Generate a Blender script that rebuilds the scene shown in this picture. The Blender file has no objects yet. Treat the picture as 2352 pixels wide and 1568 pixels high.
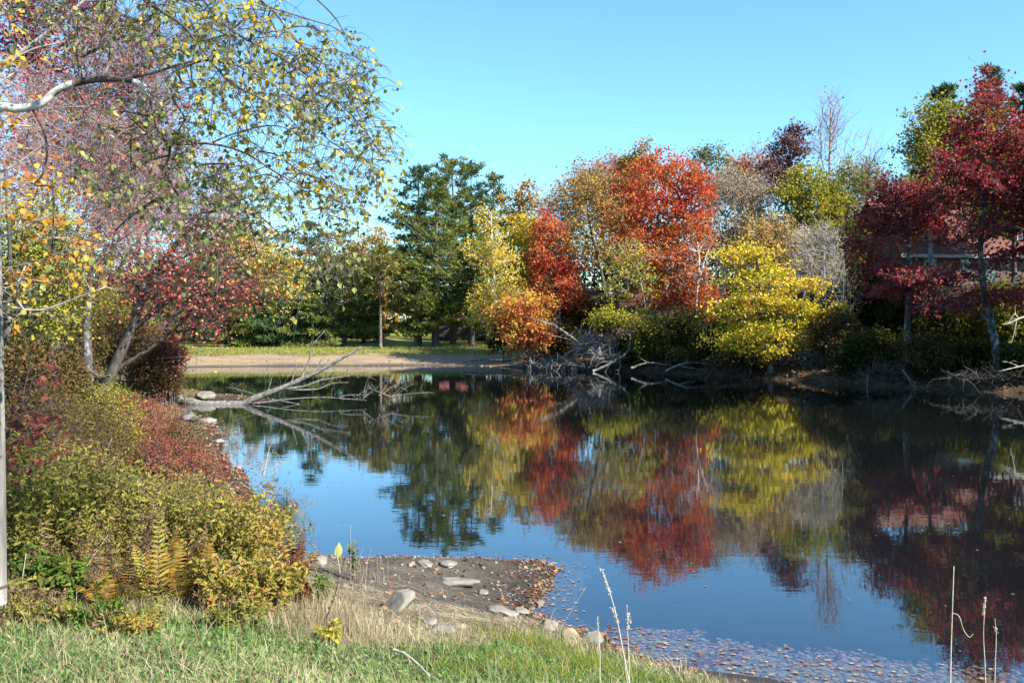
import bpy, math
import numpy as np
from mathutils import Vector

rng = np.random.default_rng(11)
scene = bpy.context.scene
COL = scene.collection
F, CX, CY, HZ, CAMZ = 2260.0, 1176.0, 784.0, 740.0, 3.0     # photograph measured at 2352 x 1568
PITCH = math.atan((CY - HZ) / F)
_c, _s = math.cos(PITCH), math.sin(PITCH)

# ------------------------------------------------------------------ measuring
def W(x, y, d):
    """point seen at photo position (x, y) that stands d metres ahead of the camera"""
    b = -(y - CY) / F
    fy = _c + _s * b; fz = -_s + _c * b
    k = d / fy
    return np.array([(x - CX) / F * k, d, CAMZ + fz * k])
def mpp(d): return d / F

def nrm(v):
    return v / np.maximum(np.linalg.norm(v, axis=-1, keepdims=True), 1e-9)
def sstep(a, b, x):
    t = np.clip((np.asarray(x, float) - a) / (b - a), 0, 1); return t * t * (3 - 2 * t)

# ------------------------------------------------------------------ mesh building
class MB:
    def __init__(s): s.v = []; s.f = []; s.n = 0
    def add(s, v, f, m=0):
        v = np.asarray(v, float).reshape(-1, 3); f = np.asarray(f, np.int64)
        s.f.append((f + s.n, m)); s.v.append(v); s.n += len(v)
    def build(s, name, mats, parent=None, smooth=False, **props):
        V = np.concatenate(s.v) if s.v else np.zeros((0, 3))
        if not isinstance(mats, (list, tuple)): mats = [mats]
        me = bpy.data.meshes.new(name)
        me.vertices.add(len(V)); me.vertices.foreach_set('co', V.astype(np.float32).ravel())
        li = np.concatenate([f.ravel() for f, m in s.f]); cnt = np.concatenate([np.full(len(f), f.shape[1]) for f, m in s.f])
        mi = np.concatenate([np.full(len(f), m) for f, m in s.f])
        me.loops.add(len(li)); me.loops.foreach_set('vertex_index', li.astype(np.int32))
        st = np.concatenate([[0], np.cumsum(cnt)[:-1]])
        me.polygons.add(len(cnt)); me.polygons.foreach_set('loop_start', st.astype(np.int32))
        try: me.polygons.foreach_set('loop_total', cnt.astype(np.int32))
        except Exception: pass
        me.polygons.foreach_set('material_index', mi.astype(np.int32))
        me.polygons.foreach_set('use_smooth', np.full(len(cnt), smooth))
        for m in mats: me.materials.append(m)
        me.update(calc_edges=True)
        o = bpy.data.objects.new(name, me); COL.objects.link(o)
        if parent is not None: o.parent = parent
        for k, v in props.items(): o[k] = v
        return o

def thing(name, label, cat, loc=(0, 0, 0), group=None):
    o = bpy.data.objects.new(name, None); COL.objects.link(o)
    o.location = loc; o.empty_display_size = 0.2
    o['label'] = label; o['category'] = cat
    if group: o['group'] = group
    return o
def tag(o, label, cat, group=None):
    o['label'] = label; o['category'] = cat
    if group: o['group'] = group
    return o
def structure(o, label=None):
    o['kind'] = 'structure'
    if label: o['label'] = label
    return o
def stuff(o, label=None, cat=None):
    o['kind'] = 'stuff'
    if label: o['label'] = label
    if cat: o['category'] = cat
    return o

def tube(mb, pts, rad, n=6, m=0, cap=True):
    pts = np.asarray(pts, float); k = len(pts); rad = np.broadcast_to(np.asarray(rad, float), (k,))
    t = np.gradient(pts, axis=0); t = nrm(t)
    up = np.array([0, 0, 1.0]) if abs(t[0][2]) < .9 else np.array([1.0, 0, 0])
    a = nrm(np.cross(t, up)); 
    for i in range(1, k):                       # keep the frame from flipping
        p = a[i-1] - t[i] * np.dot(a[i-1], t[i]); a[i] = p / max(np.linalg.norm(p), 1e-9)
    b = np.cross(t, a)
    th = np.arange(n) * 2 * math.pi / n
    ring = a[:, None, :] * np.cos(th)[None, :, None] + b[:, None, :] * np.sin(th)[None, :, None]
    V = pts[:, None, :] + ring * rad[:, None, None]
    idx = np.arange(k * n).reshape(k, n)
    q = np.stack([idx[:-1], np.roll(idx[:-1], -1, 1), np.roll(idx[1:], -1, 1), idx[1:]], -1).reshape(-1, 4)
    mb.add(V, q, m)
    if cap:
        base = mb.n - k * n
        for r, ring_i in ((0, idx[0]), (1, idx[-1])):
            c = pts[0] if r == 0 else pts[-1]
            tri = np.stack([ring_i, np.roll(ring_i, -1), np.full(n, k * n)], -1)
            mb.v.append(c.reshape(1, 3)); mb.f.append((np.where(tri == k * n, mb.n, tri + base), m)); mb.n += 1

def sticks(mb, A, B, r0, r1, m=0):
    """many straight three-sided twigs at once"""
    A = np.asarray(A); B = np.asarray(B); N = len(A)
    if N == 0: return
    t = nrm(B - A); ref = np.where(np.abs(t[:, 2:3]) < .9, [[0, 0, 1.0]], [[1.0, 0, 0]])
    a = nrm(np.cross(t, ref)); b = np.cross(t, a)
    r0 = np.broadcast_to(r0, (N,))[:, None]; r1 = np.broadcast_to(r1, (N,))[:, None]
    vs = []
    for P, r in ((A, r0), (B, r1)):
        for k in range(3):
            th = k * 2.0944
            vs.append(P + (a * math.cos(th) + b * math.sin(th)) * r)
    V = np.stack(vs, 1)
    i = np.arange(N)[:, None] * 6
    q = np.concatenate([i + np.array([[k, (k + 1) % 3, 3 + (k + 1) % 3, 3 + k]]) for k in range(3)])
    mb.add(V, q, m)

def leaves(mb, pos, L, Wd, bias=(0, 0, .5), dirs=None, m=0, fold=.12, jit=.6, spread=1.0):
    """kite shaped leaves, one island each"""
    pos = np.asarray(pos); N = len(pos)
    if N == 0: return
    n = nrm(rng.normal(size=(N, 3)) * spread + np.asarray(bias))
    d = rng.normal(size=(N, 3)) if dirs is None else np.asarray(dirs) + rng.normal(size=(N, 3)) * .25
    d = nrm(d - n * np.sum(d * n, 1, keepdims=True)); s = np.cross(n, d)
    sc = (1 - jit / 2 + jit * rng.random(N))[:, None]
    l = L * sc; w = Wd * sc
    V = np.stack([pos, pos + d * l * .45 + s * w * .5 + n * l * fold, pos + d * l,
                  pos + d * l * .45 - s * w * .5 + n * l * fold], 1)
    mb.add(V, np.arange(N * 4).reshape(N, 4), m)

def leaves6(mb, pos, L, Wd, dirs, bias=(0, 0, .6), m=0, jit=.5, droop=.18, spread=.8):
    """leaf with a midrib fold and a drooping tip, for plants close to the camera"""
    pos = np.asarray(pos); N = len(pos)
    if N == 0: return
    n = nrm(rng.normal(size=(N, 3)) * spread + np.asarray(bias))
    d = np.asarray(dirs); d = nrm(d - n * np.sum(d * n, 1, keepdims=True)); s = np.cross(n, d)
    sc = (1 - jit / 2 + jit * rng.random(N))[:, None]; l = L * sc; w = Wd * sc
    b = pos; t = pos + d * l - n * l * droop
    l1 = pos + d * l * .32 + s * w * .5 + n * l * .07; r1 = pos + d * l * .32 - s * w * .5 + n * l * .07
    m1 = pos + d * l * .35; l2 = pos + d * l * .66 + s * w * .36 + n * l * .03 - n * l * droop * .4
    r2 = pos + d * l * .66 - s * w * .36 + n * l * .03 - n * l * droop * .4; m2 = pos + d * l * .7 - n * l * droop * .5
    V = np.stack([b, l1, m1, r1, l2, m2, r2, t], 1)
    i = np.arange(N)[:, None] * 8
    mb.add(V, np.concatenate([i + np.array([[1, 2, 5, 4]]), i + np.array([[2, 3, 6, 5]])]), m)
    mb.f.append((np.concatenate([i + np.array([[0, 2, 1]]), i + np.array([[0, 3, 2]]), i + np.array([[4, 5, 7]]), i + np.array([[5, 6, 7]])]) + mb.n - 8 * N, m))

# ------------------------------------------------------------------ materials
def _mat(name):
    m = bpy.data.materials.new(name); m.use_nodes = True
    nt = m.node_tree; nt.nodes.clear()
    return m, nt, nt.nodes, nt.links
def ramp(nodes, cols, pos=None):
    r = nodes.new('ShaderNodeValToRGB'); cr = r.color_ramp
    n = len(cols)
    pos = pos or [i / (n - 1) for i in range(n)]
    while len(cr.elements) < n: cr.elements.new(.5)
    for e, p, c in zip(cr.elements, pos, cols): e.position = p; e.color = (*c, 1)
    return r
def leaf_mat(name, cols, trans=.35, clump=.8, amount=.75, gloss=.0, rough=.5, seed=0.0):
    m, nt, N, Lk = _mat(name)
    geo = N.new('ShaderNodeNewGeometry'); tc = N.new('ShaderNodeTexCoord')
    noise = N.new('ShaderNodeTexNoise'); noise.inputs['Scale'].default_value = clump; noise.inputs['Detail'].default_value = 2
    mp = N.new('ShaderNodeMapping'); mp.inputs['Location'].default_value = (seed * 3.7, seed * 1.9, seed)
    Lk.new(tc.outputs['Object'], mp.inputs['Vector']); Lk.new(mp.outputs[0], noise.inputs['Vector'])
    a = N.new('ShaderNodeMath'); a.operation = 'MULTIPLY'; a.inputs[1].default_value = amount
    Lk.new(geo.outputs['Random Per Island'], a.inputs[0])
    b = N.new('ShaderNodeMath'); b.operation = 'MULTIPLY_ADD'; b.inputs[1].default_value = 2.2; b.inputs[2].default_value = -1.1 + (1 - amount) * .5
    Lk.new(noise.outputs['Fac'], b.inputs[0])
    c = N.new('ShaderNodeMath'); c.operation = 'ADD'; c.use_clamp = True
    Lk.new(a.outputs[0], c.inputs[0]); Lk.new(b.outputs[0], c.inputs[1])
    r = ramp(N, cols); Lk.new(c.outputs[0], r.inputs[0])
    df = N.new('ShaderNodeBsdfDiffuse'); tr = N.new('ShaderNodeBsdfTranslucent')
    Lk.new(r.outputs[0], df.inputs['Color']); Lk.new(r.outputs[0], tr.inputs['Color'])
    mx = N.new('ShaderNodeMixShader'); mx.inputs[0].default_value = trans
    Lk.new(df.outputs[0], mx.inputs[1]); Lk.new(tr.outputs[0], mx.inputs[2])
    out = N.new('ShaderNodeOutputMaterial'); last = mx
    if gloss > 0:
        g = N.new('ShaderNodeBsdfGlossy'); g.inputs['Roughness'].default_value = rough; g.inputs['Color'].default_value = (1, 1, 1, 1)
        m2 = N.new('ShaderNodeMixShader'); m2.inputs[0].default_value = gloss
        Lk.new(mx.outputs[0], m2.inputs[1]); Lk.new(g.outputs[0], m2.inputs[2]); last = m2
    Lk.new(last.outputs[0], out.inputs['Surface'])
    return m
def bark_mat(name, cols, scale=(6, 6, 1.5), bump=.3, dist=.05, rough=.9, contrast=None):
    m, nt, N, Lk = _mat(name)
    tc = N.new('ShaderNodeTexCoord'); mp = N.new('ShaderNodeMapping'); mp.inputs['Scale'].default_value = scale
    Lk.new(tc.outputs['Object'], mp.inputs['Vector'])
    no = N.new('ShaderNodeTexNoise'); no.inputs['Scale'].default_value = 1.6; no.inputs['Detail'].default_value = 6; no.inputs['Roughness'].default_value = .65
    Lk.new(mp.outputs[0], no.inputs['Vector'])
    r = ramp(N, cols, contrast or [.3 + .4 * i / (len(cols) - 1) for i in range(len(cols))]); Lk.new(no.outputs['Fac'], r.inputs[0])
    bs = N.new('ShaderNodeBsdfPrincipled'); bs.inputs['Roughness'].default_value = rough; bs.inputs['Specular IOR Level'].default_value = .2
    Lk.new(r.outputs[0], bs.inputs['Base Color'])
    bp = N.new('ShaderNodeBump'); bp.inputs['Strength'].default_value = bump; bp.inputs['Distance'].default_value = dist
    Lk.new(no.outputs['Fac'], bp.inputs['Height']); Lk.new(bp.outputs[0], bs.inputs['Normal'])
    out = N.new('ShaderNodeOutputMaterial'); Lk.new(bs.outputs[0], out.inputs['Surface'])
    return m

# ------------------------------------------------------------------ growing branches
def resample(pts, step):
    pts = np.asarray(pts, float); seg = np.linalg.norm(np.diff(pts, axis=0), axis=1)
    cum = np.concatenate([[0], np.cumsum(seg)]); n = max(2, int(cum[-1] / step) + 1)
    u = np.linspace(0, cum[-1], n)
    return np.stack([np.interp(u, cum, pts[:, k]) for k in range(3)], 1), u / cum[-1]
def spline(pts, n=6):
    pts = np.asarray(pts, float)
    if len(pts) < 3: return pts
    P = np.vstack([2 * pts[0] - pts[1], pts, 2 * pts[-1] - pts[-2]]); out = []
    for i in range(1, len(P) - 2):
        for t in np.arange(n) / n:
            a, b, c, d = P[i-1], P[i], P[i+1], P[i+2]
            out.append(.5 * (2*b + (c-a)*t + (2*a-5*b+4*c-d)*t*t + (3*b-a-3*c+d)*t**3))
    out.append(pts[-1]); return np.array(out)

def grow(limbs, clumps, step=.6, up=.45, pen=1.2, start=.3, bow=.10, jitter=.05, rtip=.012, hang=False):
    """limbs: list of (points, radii). Joins every clump centre to the nearest fitting branch. Returns chains (pts, radii)."""
    NP, PA, RL = [], [], []
    for pts, rad in limbs:
        p, u = resample(pts, step * .5)
        seg = np.linalg.norm(np.diff(np.asarray(pts), axis=0), axis=1); cu = np.concatenate([[0], np.cumsum(seg)]); cu /= cu[-1]
        r = np.interp(u, cu, rad)
        for i in range(len(p)):
            if u[i] >= start: NP.append(p[i]); PA.append(-1); RL.append(r[i])
    nl = len(NP)
    cl = np.asarray(clumps)
    lim = np.array(NP)
    dist = np.array([np.min(np.linalg.norm(lim - c, axis=1)) for c in cl])
    order = np.argsort(dist); raw = []
    P = np.zeros((nl + len(cl) * 14, 3)); P[:nl] = lim; n = nl
    PA = list(PA)
    for ci in order:
        c = cl[ci]; d = P[:n] - c; L = np.linalg.norm(d, axis=1)
        if hang: cost = L + pen * np.maximum(0, c[2] - P[:n, 2])
        else:
            hd = np.hypot(d[:, 0], d[:, 1]); cost = L + pen * np.maximum(0, P[:n, 2] - c[2] + up * hd)
        j = int(np.argmin(cost)); D = L[j]; k = int(min(13, max(1, round(D / step))))
        A = P[j].copy(); t = (np.arange(1, k + 1) / k)[:, None]
        q = A + (c - A) * t
        q[:, 2:3] += (bow if not hang else .08) * D * np.sin(math.pi * t)
        if k > 1: q[:-1] += rng.normal(size=(k - 1, 3)) * jitter * D
        ids = [j]
        for i in range(k):
            P[n] = q[i]; PA.append(ids[-1]); ids.append(n); n += 1
        raw.append(ids)
    cnt = np.zeros(n); 
    for ids in raw: cnt[ids[-1]] += 1
    for i in range(n - 1, nl - 1, -1): cnt[PA[i]] += cnt[i]
    R = rtip * np.sqrt(np.maximum(cnt, 1))
    out = []
    for ids in raw:
        r = R[ids].copy(); r[0] = min(R[ids[0]] if ids[0] >= nl else RL[ids[0]] * .8, r[1] * 1.35); 
        out.append((P[ids], r))
    return out

def blob_points(blobs, n, shell=.5, rag=.25):
    """points inside a union of ellipsoids (cx,cy,cz,rx,ry,rz), denser towards the skin"""
    B = np.asarray(blobs, float); vol = (B[:, 3] * B[:, 4] * B[:, 5]) ** .72; vol /= vol.sum()
    pick = rng.choice(len(B), n, p=vol); u = nrm(rng.normal(size=(n, 3))); r = rng.random((n, 1)) ** shell
    ph = rng.random((len(B), 4)) * 6.28                       # lumpy outline, different on every blob
    lump = sum(np.sin(u @ nrm(np.array([math.cos(k * 1.3), math.sin(k * 2.1), math.cos(k * .7)])) * (3.2 + 1.7 * k) + ph[pick, k]) for k in range(4)) / 2.2
    r = r * (1 + rag * lump)[:, None]
    return B[pick, :3] + u * r * B[pick, 3:]
def spaced(pts, n):
    """thin a crowd of points to n well separated ones"""
    pts = np.asarray(pts); sel = [0]; d = np.linalg.norm(pts - pts[0], axis=1)
    for _ in range(min(n, len(pts)) - 1):
        i = int(np.argmax(d * (0.75 + .25 * rng.random(len(d))))); sel.append(i); d = np.minimum(d, np.linalg.norm(pts - pts[i], axis=1))
    return pts[sel]
WATER_IOR, WAVE = 2.2, .0008
SUN_AZ, SUN_EL, SUN_E, SKY_E, EXPOSURE = 120.0, 37.0, 5.0, .112, 1.36
SKY_TINT = (.62, .94, 1.06)
# ------------------------------------------------------------------ the shape of the land
SHORE = np.array([(6.8,6.3),(4.6,7.25),(2.9,7.95),(1.95,8.3),(1.3,8.6),(.95,9.0),(.9,9.35),(.45,9.75),(.25,10.2),(.32,10.7),(.42,11.3),(.55,11.95),(.42,12.25),
 (-.1,12.35),(-.9,12.45),(-1.9,12.3),(-2.65,12.6),(-3.2,13.5),(-3.9,15.2),(-4.7,17.6),(-5.9,20.8),(-7.1,24.0),(-7.7,26.2),(-8.6,28.2),(-9.4,30.4),(-11.2,33.4),(-12.2,36.0),(-11.0,37.2),(-9.2,38.0),(-10.5,38.7),(-12.6,40.2),
 (-14.4,42.0),(-17.2,45),(-19.6,51),(-21.5,58),(-22.8,64.5),(-19,66.2),(-12,66.8),(-6,67.6),(-2.2,67.2),(.2,64.8),(3.2,62.8),(5.6,61.0),(8.4,58.6),(11.2,55.4),(13.9,51.8),
 (16.7,46.9),(19,43.8),(21.6,41.0),(25.5,37.2),(29,32),(30,24),(26,15),(17,9)])
def signed_dist(x, y):
    x = np.asarray(x, float); y = np.asarray(y, float); best = np.full(x.shape, 1e9); ins = np.zeros(x.shape, bool)
    P = SHORE; Q = np.roll(P, -1, 0)
    for (x0, y0), (x1, y1) in zip(P, Q):
        dx, dy = x1 - x0, y1 - y0; t = np.clip(((x - x0) * dx + (y - y0) * dy) / (dx*dx + dy*dy), 0, 1)
        best = np.minimum(best, np.hypot(x - x0 - t * dx, y - y0 - t * dy))
        c = ((y0 > y) != (y1 > y)) & (x < (x1 - x0) * (y - y0) / (y1 - y0 + 1e-12) + x0); ins ^= c
    return np.where(ins, -best, best)
def wob(x, y, s=1.0, k=0):
    r = 0
    for i in range(6):
        a = 1.1 * i + k * 2.3; f = s * (1 + .73 * i)
        r = r + np.sin((x * math.cos(a) + y * math.sin(a)) * f + i * 1.7 + k) / (1 + .6 * i)
    return r / 2.4
def zone_w(x, y):
    lawn = sstep(50, 60, y) * (1 - sstep(-2.5, 3.5, x - (y - 66) * .12))
    hill = np.maximum(sstep(24, 36, y), sstep(9, 20, x)) * sstep(-2, 4, x - (y - 66) * .12) * (1 - lawn)
    return lawn, hill
def terrain(x, y):
    x = np.asarray(x, float); y = np.asarray(y, float)
    sd = signed_dist(x, y); near = np.clip(np.hypot(x, y) / 30, .15, 1)
    sd = sd + (wob(x, y, 2.2) * .10 + wob(x, y, 6.5, 3) * .035) * np.clip(near * 2, .5, 2.2)
    lawn, hill = zone_w(x, y); rest = 1 - lawn - hill
    o = np.maximum(sd, 0)
    zn = 2.2 * (1 - np.exp(-.12 * o)) + .02 * o + wob(x, y, 1.3, 5) * .05 * sstep(.4, 2, o) + wob(x, y, 7, 8) * .012 * sstep(.1, .8, o)
    zl = .93 * sstep(-.5, 8.2, o) * sstep(0, 1.2, o) + .35 * sstep(20, 60, o) + wob(x, y, .35, 2) * .05 * sstep(3, 9, o)
    zh = .42 * sstep(0, .9, o) + .35 * sstep(.8, 3.2, o) + .23 * np.minimum(np.maximum(o - 2.5, 0), 24) + wob(x, y, .55, 4) * .3 * sstep(2, 8, o) + wob(x, y, 2.6, 6) * .07 * sstep(.2, 2, o)
    z = zn * rest + zl * lawn + zh * hill
    bed = -2.2 * (1 - np.exp(.11 * np.minimum(sd, 0)))
    return np.where(sd > 0, z, bed), sd
def gz(x, y): return float(terrain(np.array([x]), np.array([y]))[0][0])
def hit(x, y, dmax=150, water=False):
    """where the line of sight through photo position (x, y) meets the land (or the water)"""
    d = np.geomspace(3.5, dmax, 1500); P = np.stack([W(x, y, k) for k in d])
    h = terrain(P[:, 0], P[:, 1])[0]
    if water: h = np.maximum(h, 0)
    i = np.argmax(P[:, 2] <= h); return np.array([P[i, 0], P[i, 1], h[i]])
def on_ground(p): return np.array([p[0], p[1], gz(p[0], p[1])])

def ground_mat(name, kind):
    m, nt, N, Lk = _mat(name)
    tc = N.new('ShaderNodeTexCoord')
    def noise(scale, detail=5, rough=.6, loc=0, sc=None):
        n = N.new('ShaderNodeTexNoise'); n.inputs['Scale'].default_value = scale; n.inputs['Detail'].default_value = detail; n.inputs['Roughness'].default_value = rough
        mp = N.new('ShaderNodeMapping'); mp.inputs['Location'].default_value = (loc, loc * 2, 0)
        if sc: mp.inputs['Scale'].default_value = sc
        Lk.new(tc.outputs['Object'], mp.inputs[0]); Lk.new(mp.outputs[0], n.inputs['Vector']); return n
    def mixc(fac, a, b, lo=.4, hi=.6):
        mr = N.new('ShaderNodeMapRange'); mr.inputs[1].default_value = lo; mr.inputs[2].default_value = hi
        Lk.new(fac, mr.inputs[0]); mx = N.new('ShaderNodeMix'); mx.data_type = 'RGBA'
        Lk.new(mr.outputs[0], mx.inputs[0])
        for s, c in ((6, a), (7, b)):
            if isinstance(c, tuple): mx.inputs[s].default_value = (*c, 1)
            else: Lk.new(c, mx.inputs[s])
        return mx.outputs[2]
    if kind == 'near':
        fine = noise(28, 6, .7); mid = noise(3.2, 5, .65, 4); big = noise(.9, 3, .5, 9)
        mud = mixc(fine.outputs[0], (.03, .025, .02), (.095, .078, .062), .35, .65)
        silt = mixc(fine.outputs[0], (.07, .058, .043), (.17, .14, .10), .35, .7)
        c = mixc(mid.outputs[0], mud, silt, .38, .62)
        att = N.new('ShaderNodeAttribute'); att.attribute_name = 'soil'
        leaf = mixc(fine.outputs[0], (.055, .05, .02), (.19, .15, .07), .35, .65)
        c = mixc(att.outputs['Fac'], c, leaf, .25, .8); bumpn = fine; bd = .02
        att2 = N.new('ShaderNodeAttribute'); att2.attribute_name = 'wet'
        c = mixc(att2.outputs['Fac'], c, mud, .2, .9)
        wet = mixc(att2.outputs['Fac'], (1, 1, 1), (.62, .62, .65), 0, 1)
        mul = N.new('ShaderNodeMix'); mul.data_type = 'RGBA'; mul.blend_type = 'MULTIPLY'; mul.inputs[0].default_value = 1
        Lk.new(c, mul.inputs[6]); Lk.new(wet, mul.inputs[7]); c = mul.outputs[2]
    elif kind == 'sand':
        fine = noise(9, 6, .75); mid = noise(.8, 5, .6, 2, (.35, 1.6, 1)); peb = noise(4.5, 2, .5, 7)
        a = mixc(fine.outputs[0], (.22, .155, .09), (.38, .285, .18), .3, .7)
        b = mixc(fine.outputs[0], (.17, .115, .065), (.30, .21, .125), .3, .7)
        c = mixc(mid.outputs[0], a, b, .42, .6)
        att = N.new('ShaderNodeAttribute'); att.attribute_name = 'wet'
        c = mixc(att.outputs['Fac'], c, (.085, .06, .045), .25, .85)
        c = mixc(peb.outputs[0], c, (.5, .45, .38), .70, .74); bumpn = fine; bd = .05
    elif kind == 'lawn':
        fine = noise(7, 6, .75); mid = noise(.35, 5, .6, 3)
        a = mixc(fine.outputs[0], (.15, .175, .03), (.27, .28, .05), .3, .7)
        b = mixc(fine.outputs[0], (.17, .13, .045), (.27, .21, .08), .3, .7)
        att = N.new('ShaderNodeAttribute'); att.attribute_name = 'wet'
        c = mixc(mid.outputs[0], a, b, .48, .68); c = mixc(att.outputs['Fac'], c, b, .3, .8); bumpn = fine; bd = .08
    elif kind == 'litter':
        fine = noise(6, 6, .8); mid = noise(1.1, 5, .65, 3); streak = noise(2.2, 5, .7, 5, (.5, .5, 3))
        a = mixc(fine.outputs[0], (.022, .016, .011), (.085, .055, .033), .3, .72)
        b = mixc(fine.outputs[0], (.055, .037, .024), (.18, .115, .068), .3, .7)
        c = mixc(mid.outputs[0], a, b, .42, .62); c = mixc(streak.outputs[0], c, (.05, .055, .018), .58, .72); bumpn = fine; bd = .12
    else:
        fine = noise(9, 5, .7); mid = noise(1.2, 4, .6, 2)
        a = mixc(fine.outputs[0], (.003, .003, .003), (.008, .0075, .007), .35, .65); c = mixc(mid.outputs[0], a, (.008, .007, .007), .5, .7); bumpn = fine; bd = .02
    bs = N.new('ShaderNodeBsdfPrincipled'); bs.inputs['Roughness'].default_value = .92; bs.inputs['Specular IOR Level'].default_value = .15
    Lk.new(c, bs.inputs['Base Color'])
    bp = N.new('ShaderNodeBump'); bp.inputs['Strength'].default_value = .7; bp.inputs['Distance'].default_value = bd
    Lk.new(bumpn.outputs[0], bp.inputs['Height']); Lk.new(bp.outputs[0], bs.inputs['Normal'])
    out = N.new('ShaderNodeOutputMaterial'); Lk.new(bs.outputs[0], out.inputs['Surface'])
    return m

def build_ground():
    r = np.concatenate([np.geomspace(1.2, 20, 210), np.geomspace(20.3, 150, 150), np.geomspace(156, 1500, 34)])
    fr = np.radians(np.concatenate([np.linspace(-180, -44, 40), np.linspace(-43.2, 43.2, 216), np.linspace(44, 180, 40)[:-1]]))
    R, T = np.meshgrid(r, fr, indexing='ij'); X = R * np.sin(T); Y = R * np.cos(T)
    sh = X.shape; Z, SD = terrain(X.ravel(), Y.ravel()); Z = Z.reshape(sh); SD = SD.reshape(sh)
    nr, nt_ = sh; V = np.stack([X, Y, Z], -1).reshape(-1, 3)
    V = np.vstack([V, [[0, 0, gz(0.01, 0)]]])
    idx = np.arange(nr * nt_).reshape(nr, nt_)
    q = np.stack([idx[:-1], idx[1:], np.roll(idx[1:], -1, 1), np.roll(idx[:-1], -1, 1)], -1).reshape(-1, 4)
    cx = V[q, 0].mean(1); cy = V[q, 1].mean(1); csd = SD.ravel()[q].mean(1); lw, hw = zone_w(cx, cy)
    reg = np.zeros(len(q), int)
    reg[lw > .45] = 2; reg[hw > .5] = 3
    edge = 4.9 + wob(cx, cy, .5, 1) * .9
    reg[(lw > .45) & (csd < edge)] = 1
    reg[csd < -.35] = 4
    out = {}
    wet = 1 - sstep(.05, 1.1, SD + wob(X, Y, .8, 2) * .12); wetf = 1 - sstep(.3, 2.6, SD + wob(X, Y, .5, 2) * .5 + .8 * sstep(-9, 0, X))
    lawn_dry = 1 - sstep(5.2, 8.0, SD + wob(X, Y, .4, 7))
    spit_n = 1 - sstep(2.4, 3.9, SD + wob(X, Y, 1.7, 9) * .5)
    spit_n = spit_n * (X > -4.5 - (Y - 12) * .2)
    for k, (nm, kind) in {0: ('ground', 'near'), 1: ('sandy_beach', 'sand'), 2: ('lawn', 'lawn'), 3: ('hillside', 'litter'), 4: ('pond_bed', 'bed')}.items():
        f = q[reg == k]; u, inv = np.unique(f.ravel(), return_inverse=True); mb = MB()
        mb.add(V[u], inv.reshape(-1, 4))
        if k == 0:
            ring = np.arange(nt_); # close the small hole under the camera
            u2 = {int(a): i for i, a in enumerate(u)}
            if all(int(a) in u2 for a in ring):
                rr = np.array([u2[int(a)] for a in ring]); mb.v.append(V[-1:]); mb.f.append((np.stack([rr, np.roll(rr, -1), np.full(len(rr), mb.n)], -1), 0)); mb.n += 1
        o = mb.build(nm, ground_mat(nm + '_surface', kind), smooth=True)
        me = o.data
        uu = np.append(u, 0)[:len(me.vertices)]
        def put(an, arr):
            a = me.attributes.new(an, 'FLOAT', 'POINT'); a.data.foreach_set('value', arr.ravel()[uu].astype(np.float32))
        put('soil', 1 - spit_n); put('wet', {0: wet, 1: wetf, 2: lawn_dry, 3: wet, 4: wet}[k])
        structure(o)
        out[nm] = o
    out['ground']['label'] = 'grassy and muddy near bank sloping to the pond'
    out['sandy_beach']['label'] = 'bare sandy far bank above the waterline'
    out['lawn']['label'] = 'mown green lawn under the far pines'
    out['hillside']['label'] = 'wooded bank covered in brown leaf litter'
    out['pond_bed']['label'] = 'dark muddy pond bottom under the water'
    return out

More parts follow.
